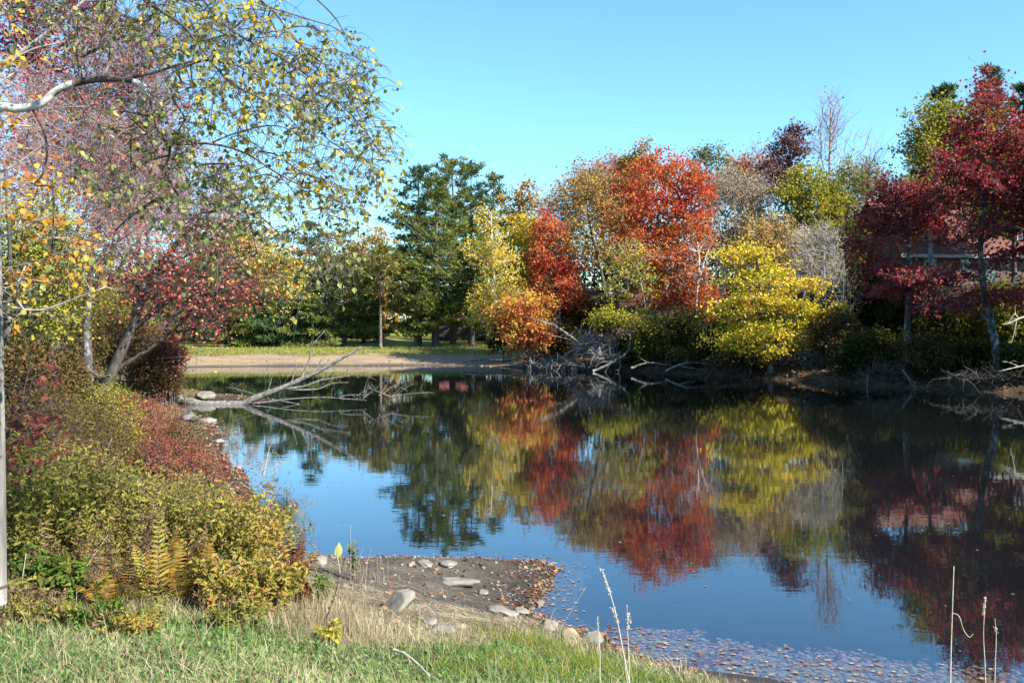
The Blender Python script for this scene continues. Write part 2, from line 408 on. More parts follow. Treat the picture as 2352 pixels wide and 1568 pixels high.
def build_water():
    m, nt, N, Lk = _mat('pond_water')
    tc = N.new('ShaderNodeTexCoord')
    h = None
    for sc, st, loc in (((1.6, 4.2, 1), 1.0, 0), ((7, 15, 1), .22, 5), ((.35, .8, 1), 2.0, 9)):
        mp = N.new('ShaderNodeMapping'); mp.inputs['Scale'].default_value = sc; mp.inputs['Location'].default_value = (loc, loc, loc)
        no = N.new('ShaderNodeTexNoise'); no.inputs['Scale'].default_value = 1; no.inputs['Detail'].default_value = 2
        Lk.new(tc.outputs['Object'], mp.inputs[0]); Lk.new(mp.outputs[0], no.inputs['Vector'])
        mu = N.new('ShaderNodeMath'); mu.operation = 'MULTIPLY'; mu.inputs[1].default_value = st; Lk.new(no.outputs[0], mu.inputs[0])
        if h is None: h = mu.outputs[0]
        else:
            ad = N.new('ShaderNodeMath'); ad.operation = 'ADD'; Lk.new(h, ad.inputs[0]); Lk.new(mu.outputs[0], ad.inputs[1]); h = ad.outputs[0]
    bp = N.new('ShaderNodeBump'); bp.inputs['Strength'].default_value = 1.0; bp.inputs['Distance'].default_value = WAVE
    Lk.new(h, bp.inputs['Height'])
    lw = N.new('ShaderNodeLayerWeight'); lw.inputs['Blend'].default_value = .5; Lk.new(bp.outputs[0], lw.inputs['Normal'])
    pw = N.new('ShaderNodeMath'); pw.operation = 'POWER'; pw.inputs[1].default_value = 5; Lk.new(lw.outputs['Facing'], pw.inputs[0])
    F0 = ((WATER_IOR - 1) / (WATER_IOR + 1)) ** 2; fr = N.new('ShaderNodeMath'); fr.operation = 'MULTIPLY_ADD'; fr.inputs[1].default_value = 1 - F0; fr.inputs[2].default_value = F0; Lk.new(pw.outputs[0], fr.inputs[0])
    gl = N.new('ShaderNodeBsdfGlossy'); gl.inputs['Roughness'].default_value = .004; Lk.new(bp.outputs[0], gl.inputs['Normal'])
    gl.inputs['Color'].default_value = (.93, .97, 1, 1)
    tr = N.new('ShaderNodeBsdfTransparent'); tr.inputs['Color'].default_value = (.74, .79, .82, 1)
    mx = N.new('ShaderNodeMixShader'); Lk.new(fr.outputs[0], mx.inputs[0]); Lk.new(tr.outputs[0], mx.inputs[1]); Lk.new(gl.outputs[0], mx.inputs[2])
    out = N.new('ShaderNodeOutputMaterial'); Lk.new(mx.outputs[0], out.inputs['Surface'])
    mb = MB(); P = SHORE; c = P.mean(0)
    big = P + nrm(P - np.roll(P, 1, 0) + 0) * 0
    # outline pushed a little under the banks
    t = np.roll(P, -1, 0) - np.roll(P, 1, 0); n2 = np.stack([t[:, 1], -t[:, 0]], 1); n2 /= np.linalg.norm(n2, axis=1, keepdims=True)
    sgn = signed_dist(P[:, 0] + n2[:, 0] * .3, P[:, 1] + n2[:, 1] * .3); n2[sgn < 0] *= -1
    off = np.clip(np.hypot(P[:, 0], P[:, 1]) * .03, .35, 1.2)[:, None]
    big = P + n2 * off
    from mathutils.geometry import tessellate_polygon
    tri = tessellate_polygon([[Vector((p[0], p[1], 0)) for p in big]])
    f = np.array(tri); V = np.column_stack([big, np.zeros(len(big))])
    a, b, d = V[f[:, 0]], V[f[:, 1]], V[f[:, 2]]
    flip = np.cross(b - a, d - a)[:, 2] < 0; f[flip] = f[flip][:, ::-1]
    mb.add(V, f)
    o = mb.build('water', m); structure(o, 'still pond water mirroring the autumn trees')
    return o
# ------------------------------------------------------------------ trees and shrubs
def to_local(pts, base): return np.asarray(pts) - base
def px_blobs(bl, d):
    out = []
    for b in bl:
        dd = b[5] if len(b) > 5 else 0
        c = W(b[0], b[1], d + dd); k = mpp(d + dd)
        rd = b[4] if len(b) > 4 and b[4] else b[2] * k * .9
        out.append((*c, b[2] * k, rd, b[3] * k))
    return out
def px_line(line, d):
    return np.array([W(p[0], p[1], d + (p[2] if len(p) > 2 else 0)) for p in line])

def foliage(tw, lf, clumps, centre, nt, tl, tr, lp, L, Wd, cs, up, bias, mleaf=0, flat=.7, outw=.8, six=False, hang=0):
    """twigs and leaves round every clump centre"""
    N = len(clumps)
    o = nrm(clumps - centre); o[:, 2] *= .5
    A = np.repeat(clumps, nt, 0)
    D = nrm(rng.normal(size=(N * nt, 3)) * [1, 1, flat] + np.repeat(o, nt, 0) * outw + [0, 0, up])
    ln = tl * (.45 + .75 * rng.random((N * nt, 1)))
    B = A + D * ln; B[:, 2] -= hang * ln[:, 0]
    sticks(tw, A, B, tr, tr * .45)
    if lp > 0:
        M = N * lp; i = rng.integers(0, N * nt, M); u = rng.random((M, 1)) ** .7 * 1.08
        p = A[i] + (B[i] - A[i]) * u + rng.normal(size=(M, 3)) * cs * [1, 1, flat]
        if six: leaves6(lf, p, L, Wd, nrm(D[i] * .5 + rng.normal(size=(M, 3)) * .7 + [0, 0, -.5]), bias, mleaf)
        else: leaves(lf, p, L, Wd, bias, m=mleaf)
    return A, B

def tree(name, label, d, trunk, r0, blobs, n, lp, lm, bm, leaf=(.20, .15), cat='tree', group=None, limbs=(), step=.8, up=.45, bow=.1,
         nt=4, tl=.8, tr=.012, cs=.22, bias=(.25, -.3, .6), flat=.7, start=.3, rtip=.018, shell=.5, rtop=.25, hang=False, tup=.25,
         six=False, thang=0, parts=('trunk', 'branches', 'crown'), jitter=.05, outw=.8, fork=(), sides=8, ground=True, tbark=None):
    T = px_line(trunk, d); base = T[0].copy()
    if ground: base[2] = gz(base[0], base[1]) - .05
    T[0] = base
    if len(T) > 2: T = spline(T, 5)
    root = thing(name, label, cat, base, group)
    tm = MB(); R = r0 * (1 - (1 - rtop) * np.linspace(0, 1, len(T)) ** .8); R[0] *= 1.35 if len(R) > 3 else 1.0
    tube(tm, to_local(T, base), R, sides)
    L = [(T, R)]
    bm_ = MB()
    for ln in limbs:
        pts = px_line(ln[0], d); 
        if len(pts) > 2: pts = spline(pts, 5)
        rr = np.linspace(ln[1], ln[2], len(pts)); L.append((pts, rr))
        if ln[1] > r0 * .3: lm_ = MB(); tube(lm_, to_local(pts, base), rr, 7); lm_.build('limb', tbark or bm, root, smooth=True)
        else: tube(bm_, to_local(pts, base), rr, 7)
    B = px_blobs(blobs, d)
    cl = spaced(blob_points(B, n * 4, shell, .42), n)
    if len(cl) > 60:      # gaps in the crown where sky and limbs show
        ph = rng.random(3) * 9; g = sum(np.sin(cl[:, k] * (2.1 / max(.35, tl)) + ph[k] + cl[:, (k + 1) % 3] * .9) for k in range(3)); cl = cl[g > np.quantile(g, .14)]
    hgt = terrain(cl[:, 0], cl[:, 1])[0]; cl[:, 2] = np.maximum(cl[:, 2], hgt + .25)
    ch = grow(L, cl, step, up, start=start, bow=bow, rtip=rtip, hang=hang, jitter=jitter)
    for p, r in ch: tube(bm_, to_local(p, base), r, 5 if r[0] > .03 else 3, cap=False)
    lf = MB(); centre = np.array(B)[:, :3].mean(0)
    w = foliage(bm_, lf, cl - base, centre - base, nt, tl, tr, lp, leaf[0], leaf[1], cs, tup, bias, flat=flat, outw=outw, six=six, hang=thang)
    tm.build(parts[0], tbark or bm, root, smooth=True); bm_.build(parts[1], bm, root, smooth=True)
    if lp > 0: lf.build(parts[2], lm, root)
    return root

def shrub(name, label, d, at, blobs, n, lp, lm, bm, leaf=(.12, .08), stems=5, r=.02, cat='shrub', group=None, step=.4, nt=4, tl=.4, tr=.007,
          cs=.12, bias=(0, -.2, .6), rtip=.006, flat=.8, six=False, tup=.35, spread=.25, shell=.55, pos=None):
    p = W(at[0], at[1], d) if pos is None else np.array([pos[0], pos[1], 0.0]); base = np.array([p[0], p[1], gz(p[0], p[1]) - .03])
    root = thing(name, label, cat, base, group)
    B = px_blobs(blobs, d) if pos is None else [(base[0] + b[0], base[1] + b[1], base[2] + b[2], b[3], b[4], b[5]) for b in blobs]
    cl = spaced(blob_points(B, n * 4, shell), n); h = terrain(cl[:, 0], cl[:, 1])[0]; cl[:, 2] = np.maximum(cl[:, 2], h + .12)
    st = MB(); L = []
    tips = spaced(blob_points(B, stems * 5, 1.0), stems)
    for q in tips:
        b0 = base + np.array([*(rng.normal(size=2) * spread), 0]); b0[2] = gz(b0[0], b0[1]) - .03
        mid = b0 * .5 + q * .5 + np.array([*(rng.normal(size=2) * .08), .12 * np.linalg.norm(q - b0)])
        mid[:2] = b0[:2] * .62 + q[:2] * .38 + rng.normal(size=2) * .05
        pts = spline([b0, mid, q], 5); rr = np.linspace(r, r * .35, len(pts)); tube(st, pts - base, rr, 5); L.append((pts, rr))
    for p_, r_ in grow(L, cl, step, .4, start=.25, rtip=rtip): tube(st, p_ - base, r_, 3, cap=False)
    lf = MB(); c = np.array(B)[:, :3].mean(0)
    foliage(st, lf, cl - base, c - base, nt, tl, tr, lp, leaf[0], leaf[1], cs, tup, bias, flat=flat, six=six)
    st.build('branches', bm, root, smooth=True)
    if lp > 0: lf.build('foliage', lm, root)
    return root

def pine(name, label, d, x, ytop, half, lm, bm, ybase=None, first=.12, whorls=24, per=6, r0=.28, tuft=(.46, .10), group=None, lean=0, shape='pine', ragged=.45, ntuft=15, dens=11, droop=.0, cat='pine tree', yb=795):
    whorls = int(whorls * .64); per = per + 1
    base = W(x, yb, d); base[2] = gz(base[0], base[1]) - .05
    top = W(x + lean, ytop, d); H = top[2] - base[2]; R = half * mpp(d)
    root = thing(name, label, cat, base, group)
    T = np.array([[0, 0, 0], (top - base) * .33 + rng.normal(size=3) * .06, (top - base) * .7 + rng.normal(size=3) * .08, top - base]); T = spline(T, 6)
    tm = MB(); br = MB(); lf = MB()
    tube(tm, T, r0 * (1 - .93 * np.linspace(0, 1, len(T))), 8)
    TA, TD = [], []; SA, SB = [], []
    for w in range(whorls):
        u = first + (1 - first) * (w + rng.random() * .6) / whorls
        z = u * H; c = np.array([np.interp(z, T[:, 2], T[:, 0]), np.interp(z, T[:, 2], T[:, 1]), z])
        v = (u - first) / (1 - first)
        if shape == 'spruce': prof = (1 - v) ** .85 * (1.0 if v > .06 else .85)
        else: prof = min(1, (1.02 - v) ** .72 * (.72 + .5 * min(1, v * 3))) * (1 - .25 * math.sin(v * 9 + x))
        a0 = rng.random() * 6.28; k = max(3, int(round(per * (1 - .35 * v))))
        for b in range(k):
            a = a0 + b * 6.2832 / k + rng.normal() * .25; ln = R * prof * (1 - ragged + 2 * ragged * rng.random() ** 1.3) * .92 + .25
            rise = (-.12 if shape == 'spruce' else .02) + .75 * v ** 1.5 - droop * (1 - v) + rng.normal() * .05
            dirv = np.array([math.cos(a), math.sin(a), 0]); tt = np.linspace(0, 1, 5)[:, None]
            p = c + dirv * ln * tt; p[:, 2] += ln * rise * tt[:, 0] + ln * (.14 if shape != 'spruce' else .1) * tt[:, 0] ** 2
            tube(br, p, np.linspace(.028 * ln ** .6 * (1.1 - v * .5), .006, 5), 3, cap=False)
            m = max(3, int(ntuft * ln / max(R, .1) + 2)); s = (.25 + .75 * rng.random(m) ** .65)
            P = np.stack([np.interp(s, tt[:, 0], p[:, i]) for i in range(3)], 1)
            side = np.array([-dirv[1], dirv[0], 0]); wid = ln * .30 * np.sin(np.clip(s * 1.05, 0, 1) * math.pi * .82 + .3)
            off = rng.uniform(-1, 1, m) * wid
            Q = P + side * off[:, None] + dirv * (np.abs(off) * .35)[:, None]; Q[:, 2] += rng.normal(size=m) * .05 + .04
            SA.append(P); SB.append(Q); TA.append(Q); TD.append(np.repeat((dirv * .8 + [0, 0, .25 + v * .5])[None], m, 0) + side * (np.sign(off) * .5)[:, None])
    # leader
    m = 10; z = np.linspace(.94, 1, m) * H
    TA.append(np.stack([np.interp(z, T[:, 2], T[:, 0]), np.interp(z, T[:, 2], T[:, 1]), z], 1)); TD.append(rng.normal(size=(m, 3)) * .4 + [0, 0, 1])
    A = np.concatenate(TA); D = np.concatenate(TD)
    sticks(br, np.concatenate(SA), np.concatenate(SB), .014, .008)
    i = np.repeat(np.arange(len(A)), dens)
    dd = nrm(D[i] + rng.normal(size=(len(i), 3)) * [.75, .75, .26])
    leaves(lf, A[i] + rng.normal(size=(len(i), 3)) * [.13, .13, .035], tuft[0], tuft[1], (0, 0, .8), dirs=dd, fold=.03)
    tm.build('trunk', bm, root, smooth=True); br.build('branches', bm, root); lf.build('crown', lm, root)
    return root

# ------------------------------------------------------------------ leaf and bark colours (real base colours)
RED = leaf_mat('red_maple_leaf', [(.28, .045, .022), (.56, .058, .034), (.66, .11, .05), (.60, .23, .06), (.36, .22, .06)], .45, .45)
SCARLET = leaf_mat('scarlet_leaf', [(.46, .05, .055), (.64, .11, .11), (.66, .26, .2), (.62, .40, .11)], .42, .5)
ORED = leaf_mat('orange_red_leaf', [(.30, .03, .012), (.50, .09, .02), (.45, .17, .03), (.3, .12, .04)], .35, .45)
WINE = leaf_mat('wine_red_leaf', [(.15, .018, .025), (.30, .036, .046), (.43, .07, .075), (.36, .09, .065), (.24, .09, .05)], .42, .5)
MAROON = leaf_mat('maroon_leaf', [(.12, .01, .02), (.24, .018, .04), (.3, .04, .06)], .35, .6)
YELLOW = leaf_mat('bright_yellow_leaf', [(.36, .33, .03), (.60, .48, .035), (.72, .56, .05), (.62, .38, .06)], .35, .5)
YGOLD = leaf_mat('yellow_gold_leaf', [(.28, .26, .03), (.52, .40, .035), (.66, .47, .05), (.55, .36, .05)], .35, .5)
GOLD = leaf_mat('golden_brown_leaf', [(.20, .12, .03), (.40, .24, .05), (.52, .33, .07), (.34, .20, .06)], .35, .5)
TAN = leaf_mat('tan_leaf', [(.22, .15, .08), (.38, .26, .11), (.44, .27, .10), (.30, .20, .12)], .3, .5)
PINKTAN = leaf_mat('dusty_pink_leaf', [(.26, .13, .10), (.40, .20, .14), (.46, .17, .10), (.3, .2, .15)], .3, .5)
ORANGE = leaf_mat('orange_leaf', [(.40, .09, .055), (.55, .17, .055), (.62, .33, .06), (.62, .45, .08)], .38, .7)
OLIVE = leaf_mat('olive_leaf', [(.08, .09, .018), (.17, .17, .025), (.27, .24, .035), (.34, .27, .05)], .3, .5)
YGREEN = leaf_mat('yellow_green_leaf', [(.13, .15, .02), (.26, .26, .03), (.40, .34, .04), (.46, .36, .06)], .35, .5)
GRGREEN = leaf_mat('grey_green_leaf', [(.09, .11, .05), (.17, .19, .08), (.26, .26, .11)], .3, .5)
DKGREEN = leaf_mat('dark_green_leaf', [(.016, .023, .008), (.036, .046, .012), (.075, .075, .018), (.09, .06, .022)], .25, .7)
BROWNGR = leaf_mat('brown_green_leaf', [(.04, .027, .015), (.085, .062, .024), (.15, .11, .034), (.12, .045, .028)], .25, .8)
PURPLE = leaf_mat('purple_brown_leaf', [(.11, .045, .045), (.20, .08, .08), (.26, .12, .10)], .3, .6)
PINE = leaf_mat('pine_needles', [(.065, .092, .026), (.125, .155, .04), (.185, .205, .055), (.20, .20, .06)], .25, .5)
PINEB = leaf_mat('blue_pine_needles', [(.05, .085, .042), (.09, .135, .06), (.14, .175, .075)], .25, .5)
SPRUCE = leaf_mat('spruce_needles', [(.04, .078, .034), (.075, .128, .048), (.12, .16, .06)], .22, .5)
PINEY = leaf_mat('yellow_pine_needles', [(.10, .12, .03), (.17, .17, .04), (.26, .20, .05)], .2, .5)
BARK = bark_mat('grey_bark', [(.06, .052, .045), (.17, .155, .14), (.30, .285, .26)])
BARKD = bark_mat('dark_bark', [(.03, .026, .022), (.08, .068, .056), (.15, .13, .11)])
BARKP = bark_mat('pine_bark', [(.05, .04, .034), (.13, .105, .09), (.24, .20, .17)])
BARKW = bark_mat('white_birch_bark', [(.06, .055, .05), (.62, .60, .56), (.80, .78, .74)], (3, 3, 9), contrast=[.30, .42, .6])
TWIGS = bark_mat('pinkish_twig_bark', [(.16, .12, .12), (.28, .215, .21), (.38, .31, .30)])
TWIGG = bark_mat('silver_grey_twig_bark', [(.16, .145, .125), (.34, .31, .275), (.50, .47, .43)])
DEADW = bark_mat('weathered_dead_wood', [(.07, .062, .055), (.19, .175, .155), (.36, .335, .30)], (5, 5, 5))
# ------------------------------------------------------------------ far shore: pines on the lawn
PG = 'tall white pines standing on the lawn'
pine('pine_tree', 'leftmost of the tall pines, blue-green and narrow at its tip', 88, 962, 384, 78, PINEB, BARKP, r0=.30, first=.40, whorls=18, group=PG)
pine('pine_tree', 'tall pine with broad layered boughs and a bare trunk showing high in its crown', 84, 1000, 412, 108, PINE, BARKP, r0=.34, first=.10, whorls=24, per=7, group=PG, lean=4)
pine('pine_tree', 'tallest pine, its pointed tip at the middle of the pine group', 90, 1040, 372, 88, PINE, BARKP, r0=.32, first=.18, group=PG, lean=-2)
pine('pine_tree', 'blue-green pine with two ragged tips just right of the tallest pine', 93, 1082, 380, 78, PINEB, BARKP, r0=.30, first=.36, whorls=20, group=PG)
pine('pine_tree', 'dark dense conifer at the right end of the pine group, behind the yellow birch', 96, 1135, 400, 105, PINE, BARKP, r0=.32, first=.1, whorls=28, per=7, group=PG, shape='spruce')
pine('pine_tree', 'lower bushy pine in front of the tall pines with boughs sweeping the lawn', 83, 955, 610, 75, PINE, BARKP, r0=.2, first=.14, whorls=13, per=7, group=PG)
pine('pine_tree', 'shaded pine with a thick dark trunk beside the orange shrub', 86, 1085, 560, 80, PINE, BARKP, r0=.28, first=.24, whorls=14, per=6, group=PG)
pine('pine_tree', 'yellowish-green pine rising behind the yellow birch', 104, 1190, 520, 78, PINEY, BARKP, r0=.3, first=.1, whorls=18, per=7)
pine('slender_pine', 'slender pine with a long bare pole-like trunk standing alone at the lawn edge', 81, 874, 566, 60, PINEY, BARKP, r0=.15, first=.52, whorls=9, per=5, ntuft=9, ragged=.5, yb=798)
pine('spruce_tree', 'broad dark spruce with low skirts of branches left of the slender pine', 84, 640, 596, 92, SPRUCE, BARKP, r0=.22, first=.05, whorls=15, per=8, shape='spruce', group='spruces and low pines left of the slender pine', cat='spruce tree')
pine('spruce_tree', 'tall blue-green conifer with a pointed top behind the hanging birch leaves', 96, 712, 515, 80, PINEB, BARKP, r0=.24, first=.06, whorls=20, per=7, shape='spruce', group='spruces and low pines left of the slender pine', cat='spruce tree')
pine('spruce_tree', 'wide mid-green pine with flat tiers just left of the slender pine', 86, 790, 590, 88, PINE, BARKP, r0=.24, first=.07, whorls=15, per=8, group='spruces and low pines left of the slender pine', cat='spruce tree')
pine('spruce_tree', 'small low conifer reaching the lawn between the two broad spruces', 82, 716, 690, 70, PINE, BARKP, r0=.14, first=.06, whorls=9, per=7, shape='spruce', group='spruces and low pines left of the slender pine', cat='spruce tree')
pine('spruce_tree', 'dim green conifer partly hidden by red maple leaves at the left of the lawn', 92, 520, 660, 75, PINE, BARKP, r0=.22, first=.12, whorls=12, per=7, group='spruces and low pines left of the slender pine', cat='spruce tree')
pine('spruce_tree', 'furthest left conifer at the lawn, behind the leaning maple', 98, 420, 640, 80, SPRUCE, BARKP, r0=.22, first=.1, whorls=13, per=7, shape='spruce', group='spruces and low pines left of the slender pine', cat='spruce tree')
LC = 'spruces and low pines left of the slender pine'
for lab, d, x, yt, hf, mt in (('slim dark spruce wedged between the broad spruce and the tall blue-green conifer', 90, 680, 600, 58, SPRUCE), ('mid-green pine filling the back row left of the broad dark spruce', 100, 575, 600, 75, PINE),
                          ('bushy pine just behind the slender pine', 97, 835, 610, 62, PINE), ('low bright green spruce at the lawn edge, left of the broad dark spruce', 84, 560, 690, 60, PINE), ('dark young spruce in the back row near the tall blue-green conifer', 104, 750, 580, 70, SPRUCE), ('dark spruce at the left end of the lawn behind the bank tip', 104, 470, 610, 75, SPRUCE)):
    pine('spruce_tree', lab, d, x, yt, hf, mt, BARKP, r0=.2, first=.06, whorls=20, per=7, shape='spruce', group=LC, cat='spruce tree')
BT = 'trees rising behind the lawn'
tree('autumn_tree', 'orange-brown tree behind the slender pine', 108, [(868, 790), (866, 640), (872, 560)], .22, [(850, 640, 45, 70), (895, 600, 40, 60), (880, 700, 50, 60), (862, 565, 48, 45), (825, 600, 36, 45)], 160, 45, GOLD, BARK, (.28, .2), group=BT)
tree('autumn_tree', 'rust-tinged tree crown left of the slender pine', 118, [(800, 790), (800, 660), (800, 560)], .24, [(790, 610, 60, 65), (840, 650, 50, 75), (750, 640, 50, 60)], 150, 40, TAN, BARK, (.3, .22), group=BT)
tree('autumn_tree', 'pale bare-topped grey tree behind the yellow leaves', 112, [(610, 790), (612, 640), (606, 545)], .22, [(610, 590, 75, 60), (600, 660, 85, 60)], 140, 16, TAN, TWIGS, (.25, .18), nt=7, tl=1.6, tr=.02, group=BT)
tree('autumn_tree', 'gold-leaved tree peeking between the spruces', 110, [(505, 790), (508, 640), (505, 560)], .22, [(500, 610, 70, 60), (470, 690, 70, 70), (560, 650, 50, 60)], 110, 42, GOLD, BARK, (.28, .2), group=BT)
tree('golden_tree', 'golden tree topping the gap between the pines and the woods', 92, [(1205, 770), (1203, 600), (1200, 470)], .2, [(1200, 480, 36, 55), (1215, 540, 36, 60), (1225, 610, 32, 60)], 120, 48, GOLD, BARK, (.24, .18))
tree('golden_tree', 'small bright yellow-orange crown left of the scarlet maple', 80, [(1222, 770), (1220, 640), (1212, 540)], .12, [(1212, 545, 30, 45), (1228, 610, 24, 50)], 70, 48, YGOLD, BARK, (.22, .16))
# the yellow birch
tree('yellow_birch', 'yellow birch with a forked white trunk in front of the pines', 73, [(1150, 795), (1140, 690), (1132, 600), (1128, 490)], .13,
     [(1128, 520, 28, 40), (1118, 585, 38, 45), (1150, 600, 40, 50), (1140, 690, 58, 62), (1120, 700, 42, 55), (1172, 690, 40, 55)], 170, 44, YGOLD, BARKW, (.17, .13), limbs=[([(1140, 690), (1124, 650), (1108, 620)], .06, .02), ([(1133, 600), (1145, 560), (1152, 540)], .04, .015)], rtip=.011, cat='birch tree')
tree('olive_tree', 'dull green narrow tree between the yellow birch and the scarlet maple', 80, [(1205, 780), (1207, 700), (1205, 610)], .14, [(1205, 660, 32, 75), (1215, 720, 36, 45), (1190, 700, 30, 60)], 110, 50, OLIVE, BARKD, (.2, .14))
# ------------------------------------------------------------------ far shore: wooded bank
tree('red_maple', 'small scarlet maple with a grey trunk beside the yellow birch', 66, [(1286, 785), (1284, 690), (1280, 600), (1268, 530)], .11,
     [(1265, 525, 26, 32), (1262, 580, 44, 42), (1285, 620, 46, 48), (1255, 640, 36, 40), (1296, 665, 36, 32), (1268, 685, 38, 26)], 150, 50, RED, BARK, (.17, .14), start=.35, cat='maple tree')
shrub('orange_maple', 'flaming orange and yellow young maple leaning over the bank', 63, (1215, 795), [(1195, 720, 55, 34), (1240, 705, 34, 30), (1185, 755, 48, 26), (1225, 765, 48, 28), (1205, 790, 42, 18), (1150, 735, 25, 22)], 150, 48, ORANGE, BARK, (.16, .13), stems=5, r=.05, step=.6, nt=4, tl=.6, tr=.009, cs=.16, rtip=.009, cat='maple tree')
tree('dark_trunk_tree', 'tall dark-trunked tree with thin golden leaves right of the scarlet maple', 76, [(1402, 760), (1394, 690), (1378, 610), (1355, 520), (1345, 440)], .2,
     [(1345, 450, 60, 45), (1320, 500, 50, 50), (1370, 500, 55, 50), (1345, 560, 60, 40)], 170, 26, GOLD, BARKD, (.2, .15), nt=6, tl=1.2, tr=.014, limbs=[([(1378, 610), (1395, 560), (1400, 500)], .08, .03), ([(1366, 560), (1330, 510), (1315, 450)], .07, .02)])
tree('dark_trunk_tree', 'second dark trunk slanting up beside the first, with sparse brown leaves', 80, [(1420, 740), (1412, 660), (1390, 580), (1378, 470)], .16, [(1385, 440, 55, 40), (1405, 500, 55, 50), (1420, 560, 40, 60)], 120, 26, TAN, BARKD, (.2, .15), nt=6, tl=1.1)
tree('bare_crown_tree', 'thin-topped pinkish tree at the left shoulder of the big red maple', 88, [(1400, 720), (1402, 560), (1405, 400)], .2, [(1400, 400, 55, 28), (1370, 430, 55, 35), (1430, 420, 50, 40)], 170, 22, PINKTAN, TWIGS, (.22, .16), nt=8, tl=1.4, tr=.016)
tree('bare_crown_tree', 'bare grey-twigged tree at the left edge of the woods', 86, [(1310, 760), (1308, 600), (1300, 450)], .18, [(1290, 470, 45, 40), (1320, 440, 40, 35), (1300, 530, 45, 50)], 160, 14, TAN, TWIGG, (.2, .15), nt=8, tl=1.4, tr=.016)
tree('orange_crown_tree', 'rust-orange crown showing behind the big red maple', 84, [(1440, 700), (1438, 540), (1425, 410)], .2, [(1425, 415, 45, 30), (1400, 450, 45, 35), (1440, 470, 40, 40)], 120, 40, ORED, BARKD, (.22, .16))
tree('olive_crown_tree', 'olive-green crown at the top left of the big red maple', 82, [(1470, 700), (1468, 540), (1468, 390)], .2, [(1465, 390, 40, 36), (1450, 430, 35, 45)], 110, 46, OLIVE, BARKD, (.22, .16))
tree('red_maple', 'large rounded red maple at the centre of the woods', 65, [(1525, 790), (1522, 690), (1515, 560), (1508, 430)], .17,
     [(1510, 400, 62, 48), (1555, 425, 55, 45), (1470, 445, 58, 45), (1520, 470, 85, 55), (1580, 480, 45, 45), (1455, 510, 58, 42), (1515, 530, 70, 35)], 250, 56, RED, BARK, (.17, .135), limbs=[([(1520, 650), (1490, 560), (1465, 480)], .09, .03), ([(1518, 610), (1550, 520), (1575, 450)], .08, .03)], start=.4, cat='maple tree')
tree('red_maple', 'smaller orange-red maple under the large rounded red maple', 63.5, [(1560, 800), (1562, 720), (1560, 600)], .1,
     [(1460, 570, 40, 30), (1545, 600, 60, 36), (1590, 560, 45, 40), (1570, 660, 60, 34), (1520, 680, 60, 30), (1600, 710, 45, 26), (1480, 620, 50, 30)], 270, 38, ORED, TWIGG, (.17, .14), nt=5, tl=.9, start=.15, cat='maple tree')
tree('poplar_tree', 'grey-green poplar top standing right of the large red maple', 84, [(1620, 720), (1622, 560), (1622, 380)], .2, [(1622, 375, 36, 34), (1610, 420, 36, 40), (1645, 420, 34, 45)], 120, 34, GRGREEN, BARK, (.2, .15), nt=5)
tree('bare_crown_tree', 'broad thin tan-leaved tree between the red maple and the yellow tree', 74, [(1660, 780), (1664, 640), (1668, 500)], .2,
     [(1650, 470, 50, 60), (1690, 440, 60, 40), (1730, 480, 55, 50), (1680, 530, 75, 40), (1740, 540, 60, 40)], 280, 24, TAN, TWIGG, (.18, .14), nt=8, tl=1.3, tr=.015, limbs=[([(1664, 640), (1640, 560), (1615, 500)], .07, .03), ([(1664, 600), (1710, 520), (1740, 470)], .08, .03)])
tree('orange_crown_tree', 'small red-orange treetop on the skyline', 96, [(1695, 720), (1696, 560), (1696, 400)], .18, [(1696, 392, 30, 20), (1690, 430, 34, 30)], 80, 50, ORED, BARKD, (.25, .18))
tree('bare_crown_tree', 'dusty pink feathery treetop left of the purple-brown oak', 90, [(1750, 720), (1748, 560), (1748, 400)], .18, [(1748, 385, 36, 36), (1770, 420, 36, 40), (1725, 430, 36, 40)], 150, 26, PINKTAN, TWIGS, (.2, .15), nt=7, tl=1.3, tr=.015)
tree('oak_tree', 'purple-brown oak top standing above the yellow tree', 82, [(1795, 740), (1800, 560), (1812, 380), (1822, 310)], .2, [(1820, 310, 26, 26), (1805, 345, 34, 28), (1830, 360, 26, 30), (1800, 400, 34, 40)], 120, 34, PURPLE, BARKD, (.22, .16))
tree('bare_tall_tree', 'tall leafless tree reaching highest on the right skyline', 76, [(1905, 740), (1902, 560), (1905, 400), (1908, 250)], .2,
     [(1908, 290, 30, 62), (1890, 340, 26, 50), (1935, 350, 34, 50), (1990, 390, 34, 60), (1965, 430, 40, 50)], 230, 1, TAN, TWIGS, (.18, .14), nt=4, tl=1.5, tr=.013, up=.9, tup=1.6, outw=.6, rtip=.017, bow=.02, step=1.0,
     limbs=[([(1903, 480), (1940, 400), (1965, 330)], .08, .025), ([(1903, 520), (1965, 440), (2010, 360)], .09, .025), ([(1904, 450), (1888, 370), (1884, 300)], .06, .02)])
tree('olive_tree', 'yellow-green leafy tree below the bare tall tree, left half', 72, [(1862, 760), (1864, 620), (1862, 450)], .18, [(1862, 430, 45, 40), (1845, 480, 48, 50), (1890, 480, 45, 50), (1870, 540, 50, 40)], 210, 46, YGREEN, BARKD, (.2, .15))
tree('olive_tree', 'dull olive-gold tree below the bare tall tree, right half', 74, [(1950, 760), (1948, 620), (1950, 450)], .18, [(1955, 430, 55, 45), (1935, 490, 55, 55), (1985, 470, 36, 45)], 220, 34, OLIVE, TWIGG, (.19, .14), nt=6, tl=1.1)
tree('olive_tree', 'olive tree dropping dark green foliage left of the wine-red maples', 66, [(1930, 780), (1932, 660), (1930, 560)], .14, [(1930, 560, 48, 40), (1950, 610, 40, 40), (1905, 600, 30, 40)], 140, 46, OLIVE, BARKD, (.19, .14))
